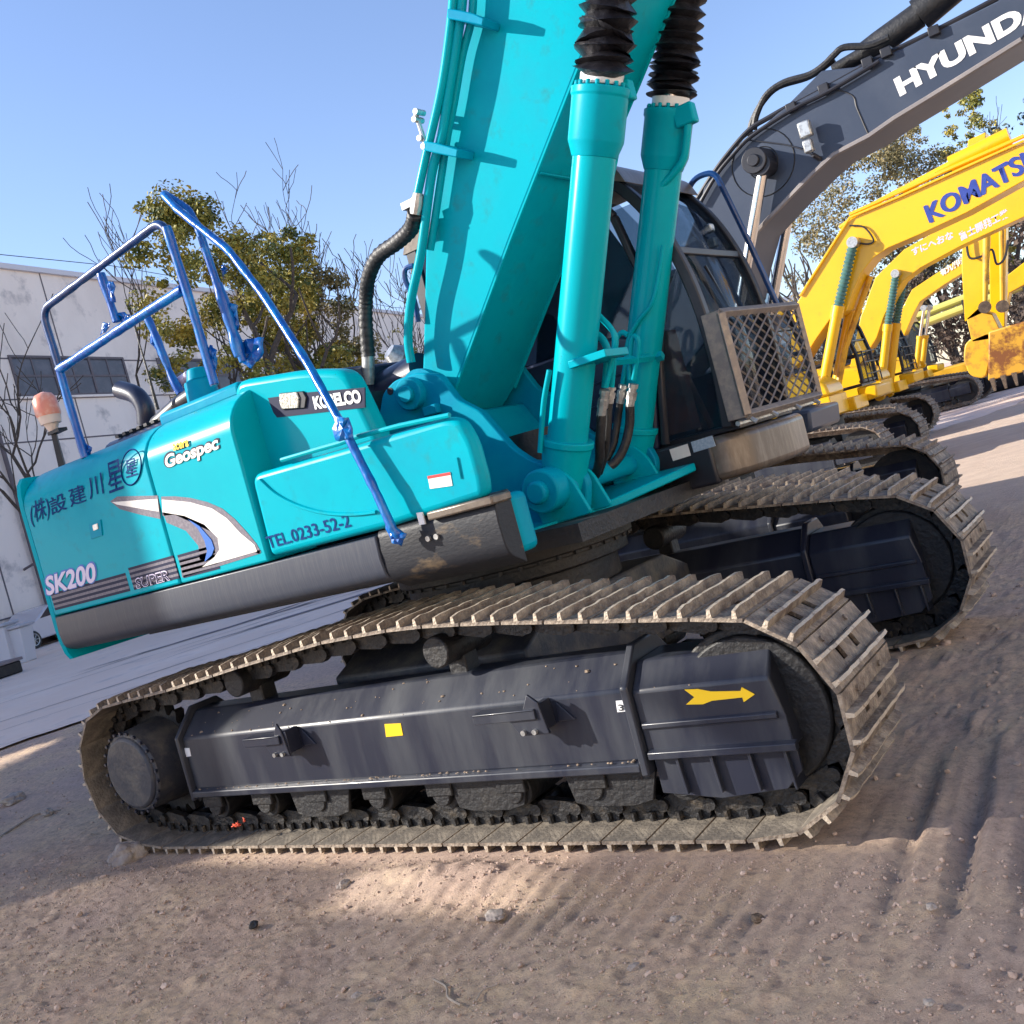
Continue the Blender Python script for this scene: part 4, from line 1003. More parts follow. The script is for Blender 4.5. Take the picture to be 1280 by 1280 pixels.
MB().prism([(-.40, 1.46), (1.28, 1.46), (1.30, 1.80), (-.40, 1.80)], yc1-.04, yc1).build('far_panel', M['navy'], cabf)
MB().prism([(-.36, 1.80), (1.30, 1.80), (1.30, 2.1), (1.2, 2.5), (1.0, 2.8), (.8, 2.95), (-.36, 2.95)], yc1-.02, yc1-.012).build('far_glass', M['glass'], cabf)
b = MB(); b.box(.0, .50, .62, 1.15, 1.62, 1.78); b.box(-.1, .06, .64, 1.13, 1.75, 2.45); b.box(-.06, .04, .75, 1.02, 2.47, 2.68); b.build('seat', M['seat'], cabf, bevel=.05, seg=3)
b = MB(); b.box(.05, .62, .48, .60, 1.6, 2.0); b.box(.05, .62, 1.17, 1.28, 1.6, 2.0); b.box(.85, 1.05, .5, .62, 1.5, 2.05); b.tube([(.95, .8, 1.48), (.85, .8, 1.95)], .02, 8); b.tube([(.95, .98, 1.48), (.85, .98, 1.95)], .02, 8); b.build('console', M['seat'], cabf, bevel=.02)
b = MB(); b.tube([(1.13, yc0+.03, 2.62), (1.22, yc0+.25, 2.35), (1.27, yc0+.45, 2.0)], .012, 6); b.tube([(1.27, yc0+.28, 2.33), (1.295, yc0+.5, 1.95)], .008, 6); b.build('wiper', M['navy_dark'], cabf)
# mesh guard bolted in front of the lower screen
gx_ = 1.42; g = MB()
za, zb2 = 1.50, 2.035; ya, yb2 = .40, 1.36
def gp(u, v): return Vector((1.40+.08*u, ya+(yb2-ya)*u, za+(zb2-za)*v))
for (u0, v0), (u1, v1), r in (((0,0),(1,0),.026),((0,1),(1,1),.026),((1,0),(1,1),.022),((0,0),(0,1),.030)): g.tube([gp(u0, v0), gp(u1, v1)], r, 4)
g.box(1.30, 1.40, .385, .42, 1.49, 2.05)
grd = g.build('window_guard', M['mesh'], cabf, bevel=.004)
ms = MB(); nu, nv = 8, 8
for i in range(-nv, nu+1):
    for sgn in (1, -1):
        # diagonal strands cut to the frame
        u0 = i/nu; pts = []
        for k in range(0, 41):
            t = k/40; u = u0+t*1.0 if sgn == 1 else u0+(1-t)*1.0
            if 0 <= u <= 1: pts.append(gp(u, t)+Vector((.004*sgn, 0, 0)))
        if len(pts) > 1: ms.tube([pts[0], pts[-1]], .0065, 4)
ms.build('guard_mesh', M['mesh'], cabf)
b = MB()
for u in (.03, .3, .62, .9): p = gp(u, -.03); b.cyl(p, p+Vector((.03, 0, -.03)), .012, n=6)
b.tube([gp(.0, -.02)+Vector((-.05, -.02, -.02)), gp(1, -.02)+Vector((-.05, 0, -.02))], .014, 6)
b.build('guard_bracket', M['bolt'], cabf)
# blue tube guard loop
q = [on(p[0], p[1], y=yy) for p, yy in (((856, 246), 1.42), ((868, 222), 1.42), ((893, 214), 1.42), ((935, 300), 1.42), ((973, 384), 1.42))]
MB().tube(fillet(q, .08), .018, 10).build('guard_loop', M['blue_dark'], cabf)
q = [on(p[0], p[1], y=1.42) for p in ((856, 246), (890, 310), (927, 386))]; MB().tube(q, .016, 10).build('guard_loop', M['blue_dark'], cabf)
b = MB(); q = on(891, 283, y=1.2); b.box(q.x-.05, q.x+.0, 1.17, 1.23, q.z-.03, q.z+.02); b.box(q.x-.05, q.x+.0, 1.17, 1.23, q.z-.12, q.z-.06); b.build('screen_latch', M['bolt'], cabf, bevel=.01)
# cab deck with rounded front
dk = MB().prism(rot2([(.35, .42), (1.23, .42), (1.34, .52), (1.42, .90), (1.38, 1.33), (1.2, 1.36), (.35, 1.36)], [0, .05, .1, .15, .1, .03, 0]), 1.20, 1.435, 'z').build('cab_deck', M['bronze'], EX, bevel=.04, seg=4)
MB().prism([(.30, .405), (1.16, .405), (1.165, .46), (.30, .46)], 1.19, 1.445, 'z').build('deck_skirt', M['navy_dark'], EX, bevel=.015)
decal('label', [(630,838),(702,815),(716,862),(645,884)], .405, M['offwhite'], EX, sc=.3125, ox=640, oy=300, lift=.003)
decal('label', [(716,808),(800,782),(815,824),(728,850)], .405, mat('blue_grey_label', (.28, .36, .45), .5, c2=(.4, .48, .55), scale=80), EX, sc=.3125, ox=640, oy=300, lift=.003)
# ---------------------------------------------------------------- handrails wrapped in blue film
def rail(name, pts, y, r=.022, fil=.09, m='blue', wob=.0045, par=EX, parts=EX):
    ys = y if hasattr(y, '__len__') else [y]*len(pts)
    P = fillet([on(p[0], p[1], y=yy) for p, yy in zip(pts, ys)], fil, 6)
    out = []
    for i in range(len(P)-1):
        L = (P[i+1]-P[i]).length; n = max(1, int(L/.03))
        out += [P[i].lerp(P[i+1], k/n) for k in range(n)]
    out.append(P[-1])
    rr = [r*.94+wob*.8*noise.noise(Vector((i*.35, y if not hasattr(y, '__len__') else 0, 3))) for i in range(len(out))]
    return MB().tube(out, rr, 12).build(name, M[m], par, smooth=60)
r1 = rail('handrail', [(107,572),(88,510),(70,445),(52,388),(204,274),(238,378),(268,482)], -1.20, m='blue_dark')
rail('film_wrap', [(107,572),(88,510),(74,460)], -1.20, r=.0245, m='blue', par=r1)
rail('film_wrap', [(208,284),(238,378),(268,480)], -1.20, r=.0245, m='blue', par=r1)
rail('mid_rail', [(74,462),(160,405),(228,362)], -1.20, m='blue', wob=.007, r=.026, par=r1)
rail('rail_post', [(126,342),(146,402)], -1.20, m='blue', wob=.008, par=r1)
r2 = rail('handrail', [(304,452),(290,410),(268,345),(248,285),(236,262),(202,240),(222,262),(285,312),(330,370),(385,455),(432,540),(470,615),(492,664),(504,672)], [-1.05,-1.05,-1.05,-1.05,-1.05,-1.08,-1.12,-1.16,-1.2,-1.3,-1.40,-1.42,-1.42,-1.39], m='blue', r=.021, wob=.005, fil=.05)
rail('film_wrap', [(300,445),(290,410),(272,355)], -1.05, r=.03, m='blue', wob=.016, par=r2)
r3 = rail('handrail', [(182,392),(197,425),(214,470),(226,492)], -.55, m='blue', wob=.012, r=.025)
def flap(pts, y, par, thick=.004, seed=1):
    rng = random.Random(seed); P = [on(p[0], p[1], y=y) for p in pts]; c = sum(P, Vector())/len(P)
    b = MB(); n = len(P); ring2 = []
    for i in range(n):
        a = P[i]; d = P[(i+1) % n]
        for k in range(4): ring2.append(a.lerp(d, k/4)+Vector((rng.uniform(-.006, .006), rng.uniform(-.008, .008), rng.uniform(-.006, .006))))
    mid = [c.lerp(v, .55)+Vector((0, rng.uniform(-.012, .012), 0)) for v in ring2]
    N = len(ring2); b.v = [tuple(v) for v in ring2+mid+[c]]
    for i in range(N): j = (i+1) % N; b.f += [(i, j, N+j, N+i), (N+i, N+j, 2*N)]
    o = b.build('film_flap', M['blue'], par, smooth=25); s = o.modifiers.new('s', 'SOLIDIFY'); s.thickness = thick
    return o
flap([(134,352),(142,352),(144,378),(136,374)], -1.22, r1, seed=2); flap([(130,402),(138,404),(134,414),(126,418)], -1.22, r1, seed=3)
flap([(148,390),(162,392),(160,400),(150,404)], -1.18, r1, seed=4); flap([(262,432),(272,438),(270,462),(262,458)], -1.18, r1, seed=5)
flap([(306,424),(330,422),(328,446),(314,462),(300,450)], -1.02, r2, seed=6); flap([(278,372),(296,380),(300,412),(286,410)], -1.03, r2, seed=7)
flap([(276,330),(284,334),(280,348)], -1.03, r2, seed=8); flap([(186,398),(192,420),(208,440),(202,448),(190,428)], -.53, r3, seed=9)
flap([(104,552),(116,560),(112,570)], -1.18, r1, seed=10); flap([(418,520),(436,522),(444,548),(418,552)], -1.42, r2, seed=11); flap([(216,470),(232,488),(224,494)], -.53, r3, seed=12)
flap([(483,655),(510,668),(500,682),(488,676)], -1.41, r2, seed=13)
# beacon, exhaust, antenna, oil cap
q = on(76, 580, y=-.95); q1 = on(67, 540, y=-.95)
bp_ = MB().tube([q+Vector((0, 0, -.15)), q1], [.030, .020], 4).build('beacon_post', M['navy_dark'], EX)
MB().tube([q1, q1+Vector((.0, 0, .05)), q1+Vector((0, 0, .052)), q1+Vector((0, 0, .10))], [.024, .044, .06, .068], 24).build('beacon_base', M['clearlens'], bp_)
MB().tube([q1+Vector((0, 0, .10)), q1+Vector((0, 0, .12)), q1+Vector((0, 0, .205)), q1+Vector((0, 0, .235)), q1+Vector((0, 0, .25))], [.070, .074, .070, .05, .01], 24).build('beacon_lamp', M['orange'], bp_, smooth=60)
MB().box(q1.x-.02, q1.x+.10, q1.y-.03, q1.y+.03, q1.z-.015, q1.z+.005).build('beacon_bracket', M['black'], bp_)
q = [on(p[0], p[1], y=-.45) for p in ((183,530),(181,510),(170,494),(150,487))]
MB().tube(smooth_path(q, 6), .058, 20).build('exhaust_pipe', M['navy'], EX)
q = [on(p[0], p[1], y=-.8) for p in ((197,512),(186,470),(168,408))]; MB().tube(q, [.012, .007, .003], 6).build('antenna', M['black'], EX)
q = on(250, 480, y=-.75); b = MB().cyl((q.x, -.75, q.z-.22), (q.x, -.75, q.z+.02), .10, .085, 20); b.cyl((q.x, -.75, q.z+.02), (q.x, -.75, q.z+.09), .07, .05, 16); b.build('pre_cleaner', M['teal_dull'], EX, bevel=.008)
q = on(222, 490, y=-.5); MB().tube([q, q+Vector((.05, 0, .05)), q+Vector((.14, 0, .07))], [.022, .034, .026], 14).build('vent_hose', M['lilac'], EX)
q = on(225, 505, y=-.7); MB().tube([q+Vector((-.25, 0, -.06)), q+Vector((.0, 0, .0)), q+Vector((.3, 0, .04))], .05, 12).build('cover_bar', M['navy_dark'], EX)
# dark hull of the pump bay between cover and boom, behind the boom
MB().box(-.35, -.02, -.33, .38, 1.43, 1.98).build('valve_bay', M['navy_dark'], EX)
# ================================================================== the row of parked excavators behind
def parked(name, label, cy, dx, paint, boom_px, boom_y, cyl, opts=None, group='excavators parked in a row'):
    o = opts or {}
    root = empty(name, (dx, cy, 0)); tag(root, label, 'excavator', group)
    org = Vector((dx, cy, 0)); by = boom_y-cy          # local y of the boom's near face
    if 'share' in o:
        for src in o['share']:
            c = src.copy(); COL.objects.link(c); c.parent = root; c.location.x += o.get('ts', 0)
            for ch in [q for q in bpy.data.objects if q.parent == src]: d = ch.copy(); COL.objects.link(d); d.parent = c
    else:
        ps = undercarriage(root, -1.15, -1, False)+undercarriage(root, 1.15, 1, False)
        root_parts = [p for p in ps if p.parent == root]; o['out'] = root_parts
    b = MB(); b.box(-.9, .9, -.85, .85, .42, .8); b.cyl((.1, 0, .8), (.1, 0, 1.05), .62, n=30); b.build('car_body', M['castdark'], root, bevel=.02)
    body = MB().box(-2.2, 1.0, -1.3, -.38, 1.1, 1.42).box(-2.2, .3, .38, 1.3, 1.1, 1.42).box(-2.2, 1.1, -.38, .38, 1.08, 1.3)
    body.build('deck_frame', paint, root, bevel=.02)
    MB().prism(rot2([(-2.2, 1.425), (-2.2, 2.15), (-.6, 2.15), (-.1, 1.95), (.8, 1.75), (1.0, 1.6), (1.02, 1.425)], [0, .1, .1, .1, .1, .1, 0]), -1.32, -.5).build('side_cover', paint, root, bevel=.04)
    MB().prism([(-2.2, 1.425), (-2.2, 2.2), (-.5, 2.2), (-.5, 1.425)], -.48, 1.32).build('engine_hood', paint, root, bevel=.04)
    pts = [(-2.22, -1.33)]+[(-2.3-.5*math.sin(math.pi*i/12)**.7, -1.33+2.66*i/12) for i in range(1, 12)]+[(-2.22, 1.33)]
    MB().prism(pts, 1.02, 2.15, 'z').build('counterweight', paint, root, bevel=.06)
    # cab on the far side
    cx0, cx1, cz1 = -.45, 1.05, 2.98
    b = MB()
    fr = [(cx1+.02, 1.46), (cx1+.03, 1.95), (cx1-.05, 2.4), (cx1-.22, 2.8), (cx1-.45, cz1)]
    for y in (.42, 1.32):
        for i in range(len(fr)-1): b.tube([(fr[i][0], y, fr[i][1]), (fr[i+1][0], y, fr[i+1][1])], .035, 6)
        b.tube([(cx0, y, 1.45), (cx0, y, cz1)], .04, 6); b.tube([(.35, y, 1.45), (.35, y, cz1)], .03, 6); b.tube([(cx0, y, 1.95), (cx1, y, 1.95)], .025, 6)
    for y0, y1 in ((.42, 1.32),): b.tube([(cx1, y0, 1.5), (cx1, y1, 1.5)], .035, 6); b.tube([(cx1-.02, y0, 2.2), (cx1-.02, y1, 2.2)], .02, 6)
    b.box(cx0, cx1, .42, 1.32, 1.42, 1.47)
    cab = b.build('cab', M['navy_dark'], root)
    MB().prism([(cx0-.02, cz1-.02), (cx1-.45, cz1-.02), (cx1-.2, cz1-.14), (cx1-.25, cz1+.04), (cx0-.02, cz1+.07)], .38, 1.36).build('cab_roof', paint, cab, bevel=.02)
    MB().box(cx0+.01, .34, .415, .435, 1.47, 1.93).build('side_panel', paint, cab)
    MB().prism([(cx0, 1.96), (cx1-.03, 1.96), (cx1-.1, 2.4), (cx1-.28, 2.78), (cx1-.5, cz1-.03), (cx0, cz1-.03)], .425, .435).build('side_glass', M['glass'], cab)
    ws = MB()
    for x, z in fr: ws.v += [(x-.01, .46, z), (x-.01, 1.28, z)]
    for i in range(len(fr)-1): ws.f.append((2*i, 2*i+1, 2*i+3, 2*i+2))
    wob_ = ws.build('windscreen', M['glass'], cab); s_ = wob_.modifiers.new('s', 'SOLIDIFY'); s_.thickness = .006
    b = MB(); b.box(-.1, .4, .62, 1.1, 1.6, 1.78); b.box(-.2, -.05, .62, 1.1, 1.76, 2.5); b.build('seat', M['seat'], cab, bevel=.04)
    if o.get('rail', True):
        b = MB()
        for z in (1.60, 1.80, 1.98): b.tube([(cx1+.12, .44, z), (cx1+.12, 1.30, z)], .012, 6)
        for y in (.44, .72, 1.0, 1.30): b.tube([(cx1+.12, y, 1.45), (cx1+.12, y, 2.0)], .012, 6)
        b.tube([(cx1+.12, .44, 1.98), (cx1+.0, .44, 2.0)], .012, 6); b.build('cab_guard', M['navy_dark'], cab)
    MB().prism([(.95, 1.15), (1.25, 1.18), (1.28, 1.38), (.95, 1.42)], .40, 1.34).build('cab_deck', paint, root, bevel=.03)
    # boom from its outline on its own near face, extended past the frame
    f = lambda p: (lambda q: (q.x-dx, q.z))(on(p[0], p[1], y=boom_y))
    poly = [f(p) if len(p) == 2 else (p[0], p[2]) for p in boom_px]
    bw = o.get('bw', .55)
    boom = MB().prism(poly, by, by+bw).build('boom', paint, root, bevel=.012)
    if 'trim' in o:
        b = MB(); t = [f(p) for p in o['trim']]; b.tube([(a, by-.004, c) for a, c in t], .022, 6); b.build('boom_edge', M['hedge_metal'], boom)
    # lift cylinders
    if cyl:
        (fx, fy), (hx, hy), (tx, ty), boot = cyl
        for s, yy in ((-1, by-.10), (1, by+bw+.10)):
            A, B_, T = [(lambda q: Vector((q.x-dx, yy, q.z)))(on(a, c, y=boom_y-.1)) for a, c in ((fx, fy), (hx, hy), (tx, ty))]
            b = MB(); b.cyl(A, B_, .085, n=20); b.cyl(B_-(B_-A)*.1, B_, .1, n=20); b.cyl(A+Vector((0, -.09, 0)), A+Vector((0, .09, 0)), .1, n=16)
            c_ = b.build('boom_cylinder', paint, root)
            d = (T-B_).normalized(); L = (T-B_).length
            b = MB(); b.cyl(B_, T, .045, n=14); b.build('cylinder_rod', M['chrome'], c_)
            b = MB(); b.cyl(T-Vector((0, .1, 0)), T+Vector((0, .1, 0)), .085, n=20); b.build('rod_pin', M['navy_dark'] if paint is M['hgrey'] else M['bolt'], c_)
            if boot:
                n = 30; pts = [B_+d*(L*.94)*i/n for i in range(n+1)]; rr = [.062 if i % 2 else .085 for i in range(n+1)]
                b = MB().tube(pts, rr, 16); b.build('rod_bellows', M['green_boot'], c_, smooth=20)
    return root, boom, org, by
# ---- dark grey-blue machine, second in the row
YH = 4.05
H6 = lambda p: (880+p[0]*.3125, p[1]*.3125)
bh = [H6(p) for p in ((-20,830),(0,745),(80,660),(170,560),(340,412),(470,282),(600,268),(800,190),(1180,0))]
bh2 = [H6(p) for p in ((1270,160),(900,390),(760,475),(660,545),(520,618),(440,690),(340,790),(255,880),(210,930),(170,1080),(150,1200),(90,1260))]
qa = on(*bh[-1], y=YH); qb = on(*bh2[0], y=YH)
so_h = {'trim': bh2[:-2], 'bw': .62, 'rail': False}
hy, hboom, horg, hby = parked('excavator', 'dark blue-grey excavator behind the teal one with white lettering on its boom', 4.4, -1.0, M['hgrey'],
    bh+[(4.6, 0, qa.z+1.1), (6.2, 0, qa.z+.7), (6.2, 0, qa.z+.2), (4.6, 0, qb.z+.75)]+bh2+[(.1, 0, 1.75), (-.15, 0, 1.9)], YH,
    ((905, 500), (922, 395), (955, 207), False), so_h)
for mm in hy.children:
    if mm.name.startswith('boom_cylinder'):
        for r_ in mm.children: pass
text('boom_text', 'HYUNDAI', H6((785,388)), H6((1420,20)), H6((757,318)), YH, M['white'], hboom, off=.05, lift=.004, org=horg, sc=1)
def hp(pts, y): return [on(*H6(p), y=y)-horg for p in pts]
b = MB(); b.tube(smooth_path(hp([(-30,800),(40,690),(100,610),(180,520),(260,470),(330,430),(480,350),(640,262),(720,222),(900,135),(1000,85),(1180,-10),(1300,-70)], YH+.02), 4), .022, 8)
b.tube(smooth_path(hp([(-20,820),(50,700),(120,615),(190,545),(350,440),(500,365),(700,245)], YH-.04), 4), .018, 8)
b.build('hydraulic_pipe', M['navy_dark'], hboom)
b = MB(); b.tube(smooth_path(hp([(200,520),(210,460),(250,380),(320,330),(420,300),(480,260),(520,220),(560,190),(660,182),(740,150)], YH+.10), 5), .028, 8)
b.tube(smooth_path(hp([(180,545),(195,480),(240,400),(300,345),(410,310),(470,275),(520,235)], YH+.16), 5), .028, 8); b.build('hydraulic_hose', M['black'], hboom)
b = MB(); q = hp([(520,285),(640,215),(700,175),(860,60),(1000,-60)], YH+.3)
b.tube([q[0], q[1]], .06, 12); b.tube(q[1:4], [.09, .10, .10], 18); b.tube(q[3:], .13, 18); b.build('arm_cylinder', M['black'], hy)
for p in ((350,430),(480,355),(655,250),(730,210),(920,125)):
    q = hp([p], YH-.02)[0]; MB().box(q.x-.04, q.x+.04, q.y-.03, q.y+.08, q.z-.035, q.z+.035).build('pipe_clamp', M['navy_dark'], hboom, bevel=.005)
q = hp([(235,652)], YH-.0)[0]
b = MB()
for rr in (.27, .13): 
    pts = [q+Vector((rr*math.cos(t), -.004, rr*math.sin(t))) for t in [2*math.pi*i/32 for i in range(33)]]; b.tube(pts, .004, 4, False)
b.build('pin_boss_weld', M['black'], hboom)
b = MB().tube([q+Vector((0, -.22, 0)), q+Vector((0, .02, 0))], [.105, .12], 28); b.tube([q+Vector((0, -.24, 0)), q+Vector((0, -.21, 0))], .05, 16); b.build('pin_boss', M['navy_dark'], hboom, bevel=.006)
q = hp([(410,540)], YH-.10)[0]
b = MB().box(q.x-.05, q.x+.05, q.y-.03, q.y+.04, q.z-.02, q.z+.11).box(q.x-.045, q.x+.03, q.y-.03, q.y+.04, q.z-.14, q.z-.04); b.build('boom_lamp', M['bolt'], hboom, bevel=.012)
b = MB().tube([q+Vector((0, .04, -.16)), q+Vector((.03, .1, -.2))], .02, 8); b.tube(smooth_path(hp([(180,560),(260,570),(330,580),(400,600),(430,620)], YH-.02), 4), .006, 6); b.build('lamp_bracket', M['navy_dark'], hboom)
b = MB(); b.tube(smooth_path(hp([(500,350),(590,380),(610,430),(640,500),(660,545)], YH-.003), 5), .006, 5); b.build('weld_seam', M['navy_dark'], hboom)
shp = so_h['out']
# ---- yellow machines
Z7 = lambda p: (930+p[0]*.2734, 240+p[1]*.2734)
YK = 12.2
k1 = [(988,392),(1000,372),(1030,322),(1058,278),(1075,268),(1124,247),(1200,213),(1280,178)]
k1b = [(1280,226),(1208,266),(1150,293),(1110,310),(1092,322),(1076,342),(1066,365),(1058,388),(1037,400),(1020,424),(1004,450),(990,462)]
qa = on(*k1[-1], y=YK); qb = on(*k1b[0], y=YK)
r_, kb, korg, kby = parked('excavator', 'nearest yellow excavator with large blue lettering on its boom', 12.6, -2.5, M['yellow'],
    k1+[(6.5, 0, qa.z+1.2), (8.2, 0, qa.z+.7), (8.2, 0, qa.z+.35), (6.4, 0, qb.z+1.1)]+k1b, YK, ((1022, 520), (1048, 382), (1067, 303), True), {'share': shp, 'ts': -.5})
for dx_, lf in ((-1.3, .003), (-.45, .0045), (.45, .006), (1.3, .0075)):
    text('boom_text', 'KOMATSU', (1163+dx_,279), (1303+dx_,204), (1155+dx_,258), YK, M['navydecal'], kb, off=.012, lift=lf, org=korg)
b = MB(); b.tube([on(p[0], p[1], y=YK+.2)-korg for p in ((1050,285),(1080,262),(1120,240),(1170,218))], .04, 8)
b.tube([on(p[0], p[1], y=YK-.03)-korg for p in ((1000,370),(1062,272),(1124,246),(1280,176))], .02, 6)
b.tube([on(p[0], p[1], y=YK+.1)-korg for p in ((1062,268),(1124,240),(1180,214),(1280,170))], .03, 6); b.build('hydraulic_pipe', M['yellow'], kb)
b = MB(); a0 = on(1128, 238, y=YK+.3)-korg; a1 = on(1188, 206, y=YK+.3)-korg; a2 = on(1262, 170, y=YK+.3)-korg
b.tube([a0, a1], .06, 12); b.tube([a1, a2], .13, 18); b.build('arm_cylinder', M['yellow'], r_)
b = MB(); b.tube(smooth_path([on(p[0], p[1], y=YK-.04)-korg for p in ((1062,282),(1080,284),(1092,300),(1085,305),(1070,303))], 5), .014, 6); b.build('grease_line', M['navy_dark'], kb)
b = MB(); b.tube([on(p[0], p[1], y=YK+.45)-korg for p in ((1042,515),(1055,440),(1088,345))], .05, 8); b.build('red_hose', M['yellow_dirty'], r_)
YK2 = 18.1
k2 = [(1060,470),(1076,395),(1094,347),(1130,312),(1200,272),(1280,232)]
k2b = [(1280,271),(1200,308),(1150,335),(1128,352),(1116,372),(1104,398),(1096,422),(1076,455),(1068,478)]
qa = on(*k2[-1], y=YK2); qb = on(*k2b[0], y=YK2)
r_, kb2, korg2, _ = parked('excavator', 'yellow excavator just behind the first yellow one, pale Japanese characters along its boom', 18.5, -3.2, M['yellow'],
    k2+[(6.5, 0, qa.z+1.2), (8.2, 0, qa.z+.7), (8.2, 0, qa.z+.35), (6.4, 0, qb.z+1.1)]+k2b, YK2, ((1100, 495), (1110, 405), (1120, 342), True), {'share': shp, 'ts': -.8})
text('boom_text', 'すにへおな', H6((835,1025)), H6((1000,952)), H6((828,995)), YK2, M['lilac'], kb2, off=.03, lift=.004, org=korg2)
text('boom_text', '富士開発工業', H6((1028,965)), H6((1222,868)), H6((1018,930)), YK2, M['lilac'], kb2, off=.03, lift=.004, org=korg2)
text('boom_text', '重一(株)一久(有)へ川', H6((905,930)), H6((1200,790)), H6((898,903)), YK2-.0, M['red'], kb2, off=.06, lift=.004, org=korg2)
YK3 = 27.9
k3 = [(1120,400),(1140,362),(1170,342),(1208,318)]
k3b = [(1212,336),(1180,356),(1150,377),(1142,392),(1130,420)]
r_, kb3, korg3, _ = parked('excavator', 'yellow excavator with its cab and whole near track in view, left of the upright arms', 28.9, -4.8, M['yellow'],
    k3+[(5.0, 0, 6.3), (7.0, 0, 7.0), (7.2, 0, 6.6), (5.0, 0, 5.6)]+k3b, YK3, ((1146, 458), (1150, 420), (1155, 385), False), {'share': shp, 'ts': .4})
text('boom_text', '有九州興', (1177,346), (1207,328), (1174,338), YK3, M['offwhite'], kb3, off=.06, lift=.02, org=korg3)
# the two upright arms with the worn bucket on the ground
YA = 25.0
ar = empty('excavator'); q = on(1240, 470, y=YA); ar.location = (q.x, YA, 0); ao = Vector((q.x, YA, 0))
tag(ar, 'yellow excavator with only its upright arm and worn toothed bucket showing, near the right edge', 'excavator', 'excavators parked in a row')
A = lambda p, y: on(p[0], p[1], y=y)-ao
def apr(pts, y, w, name, m, par, bev=.02):
    return MB().prism([(A(p, y).x, A(p, y).z) for p in pts], y-YA, y-YA+w).build(name, m, par, bevel=bev)
apr([(1202,335),(1204,240),(1210,175),(1232,165),(1232,250),(1228,392),(1206,402)], YA, .5, 'arm', M['yellow'], ar)
apr([(1235,170),(1250,165),(1258,250),(1256,408),(1238,414),(1236,300)], YA+1.4, .45, 'side_arm', M['yellow'], ar)
b = MB()
b.tube([A((1231,190), YA-.2), A((1233,300), YA-.2), A((1231,385), YA-.2)], [.10, .10, .06], 12); b.tube([A((1251,200), YA+1.2), A((1253,390), YA+1.2)], [.08, .06], 10); b.build('bucket_cylinder', M['yellow_dirty'], ar)
b = MB()
for p in ((1231,384),(1253,383)): b.cyl(A(p, YA-.35), A(p, YA+.1), .16, n=14)
b.build('link_pin', M['rust'], ar)
b = MB(); b.tube(smooth_path([A(p, YA-.12) for p in ((1208,300),(1212,322),(1228,320),(1240,312),(1246,330),(1256,322),(1260,300))], 5), .03, 6); b.build('arm_hose', M['navy_dark'], ar)
apr([(1208,398),(1222,385),(1240,392),(1250,412),(1240,424),(1215,428)], YA, .6, 'bucket_link', M['yellow_dirty'], ar)
B0 = [A(p, YA) for p in ((1206,428),(1238,414),(1240,440),(1232,474),(1212,470),(1204,450))]
sec = rot2([(v.x, v.z) for v in B0], .15)
bk = MB().prism(sec, 0, 1.9)
bk.v = [(v[0]+(.0), v[1], v[2]) for v in bk.v]
bko = bk.build('bucket', M['yellow_dirty'], ar, bevel=.03)
M['worn'] = mat('rusty_worn_yellow', (.62, .32, .03), .5, c2=(.20, .07, .02), scale=2.2, lo=.45, hi=.55, bump=.2)
e0, e1 = sec[0], sec[-1]
b = MB(); c0 = A((1238,414), YA); c1 = A((1236,476), YA); W_ = 1.75
b.add([(c0.x-.03, -.15, c0.z), (c0.x+W_, -.15, c0.z+.02), (c0.x+W_, .9, c0.z+.02), (c0.x-.03, .9, c0.z), (c1.x-.02, -.02, c1.z), (c1.x+W_, -.02, c1.z), (c1.x+W_, .7, c1.z), (c1.x, .7, c1.z)], [(3,2,1,0),(4,5,6,7),(0,1,5,4),(1,2,6,5),(2,3,7,6),(3,0,4,7)])
b.build('bucket_shell', M['worn'], bko, bevel=.04)
b = MB()
for i in range(7): x = c1.x+.02+i*.27; b.prism([(x, c1.z+.05), (x+.13, c1.z+.05), (x+.09, c1.z-.30), (x+.04, c1.z-.30)], -.03, .08)
b.build('bucket_tooth', M['rust'], bko)
# a last machine cut by the right edge: only its boom shows
YL = 33.0
la = empty('excavator'); q = on(1270, 350, y=YL); la.location = (q.x, YL, 0); lo_ = Vector((q.x, YL, 0))
tag(la, 'yellow excavator cut by the right edge, its low boom right of the upright arms', 'excavator', 'excavators parked in a row')
MB().prism([((on(a, c, y=YL)-lo_).x, (on(a, c, y=YL)-lo_).z) for a, c in ((1258,345),(1280,328),(1330,300),(1330,330),(1280,356),(1262,366),(1250,420),(1242,470),(1236,470))], 0, .6).build('boom', M['yellow'], la, bevel=.02)
MB().box(-3.6, .6, -1.2, 2.0, .85, 1.2).build('deck_frame', M['yellow_dirty'], la, bevel=.05)
MB().box(-3.6, .2, -1.2, -.6, .0, .95).build('crawler_track', M['castdark'], la, bevel=.3, seg=5)
# stacked pipes and teal fittings seen under the third boom
pr_ = empty('pipe_rack'); q = on(1190, 390, y=36); pr_.location = (q.x, 36, 0); po = Vector((q.x, 36, 0))
tag(pr_, 'rack of pale yellow pipes behind the far cab, left of the upright arms', 'pipe rack')
b = MB()
for i in range(4): b.cyl((-2.2, i*.3, q.z-.2+.35*(i % 2)), (3.2, i*.3, q.z+.25+.35*(i % 2)), .14, n=10)
b.build('yellow_pipe', mat('pale_yellow_pipe', (.55, .5, .12), .5), pr_)
b = MB()
for x in (-1.5, .5, 2.5): b.box(x-.08, x+.08, -.2, 1.2, 0, q.z+.3)
b.build('rack_post', M['castdark'], pr_)
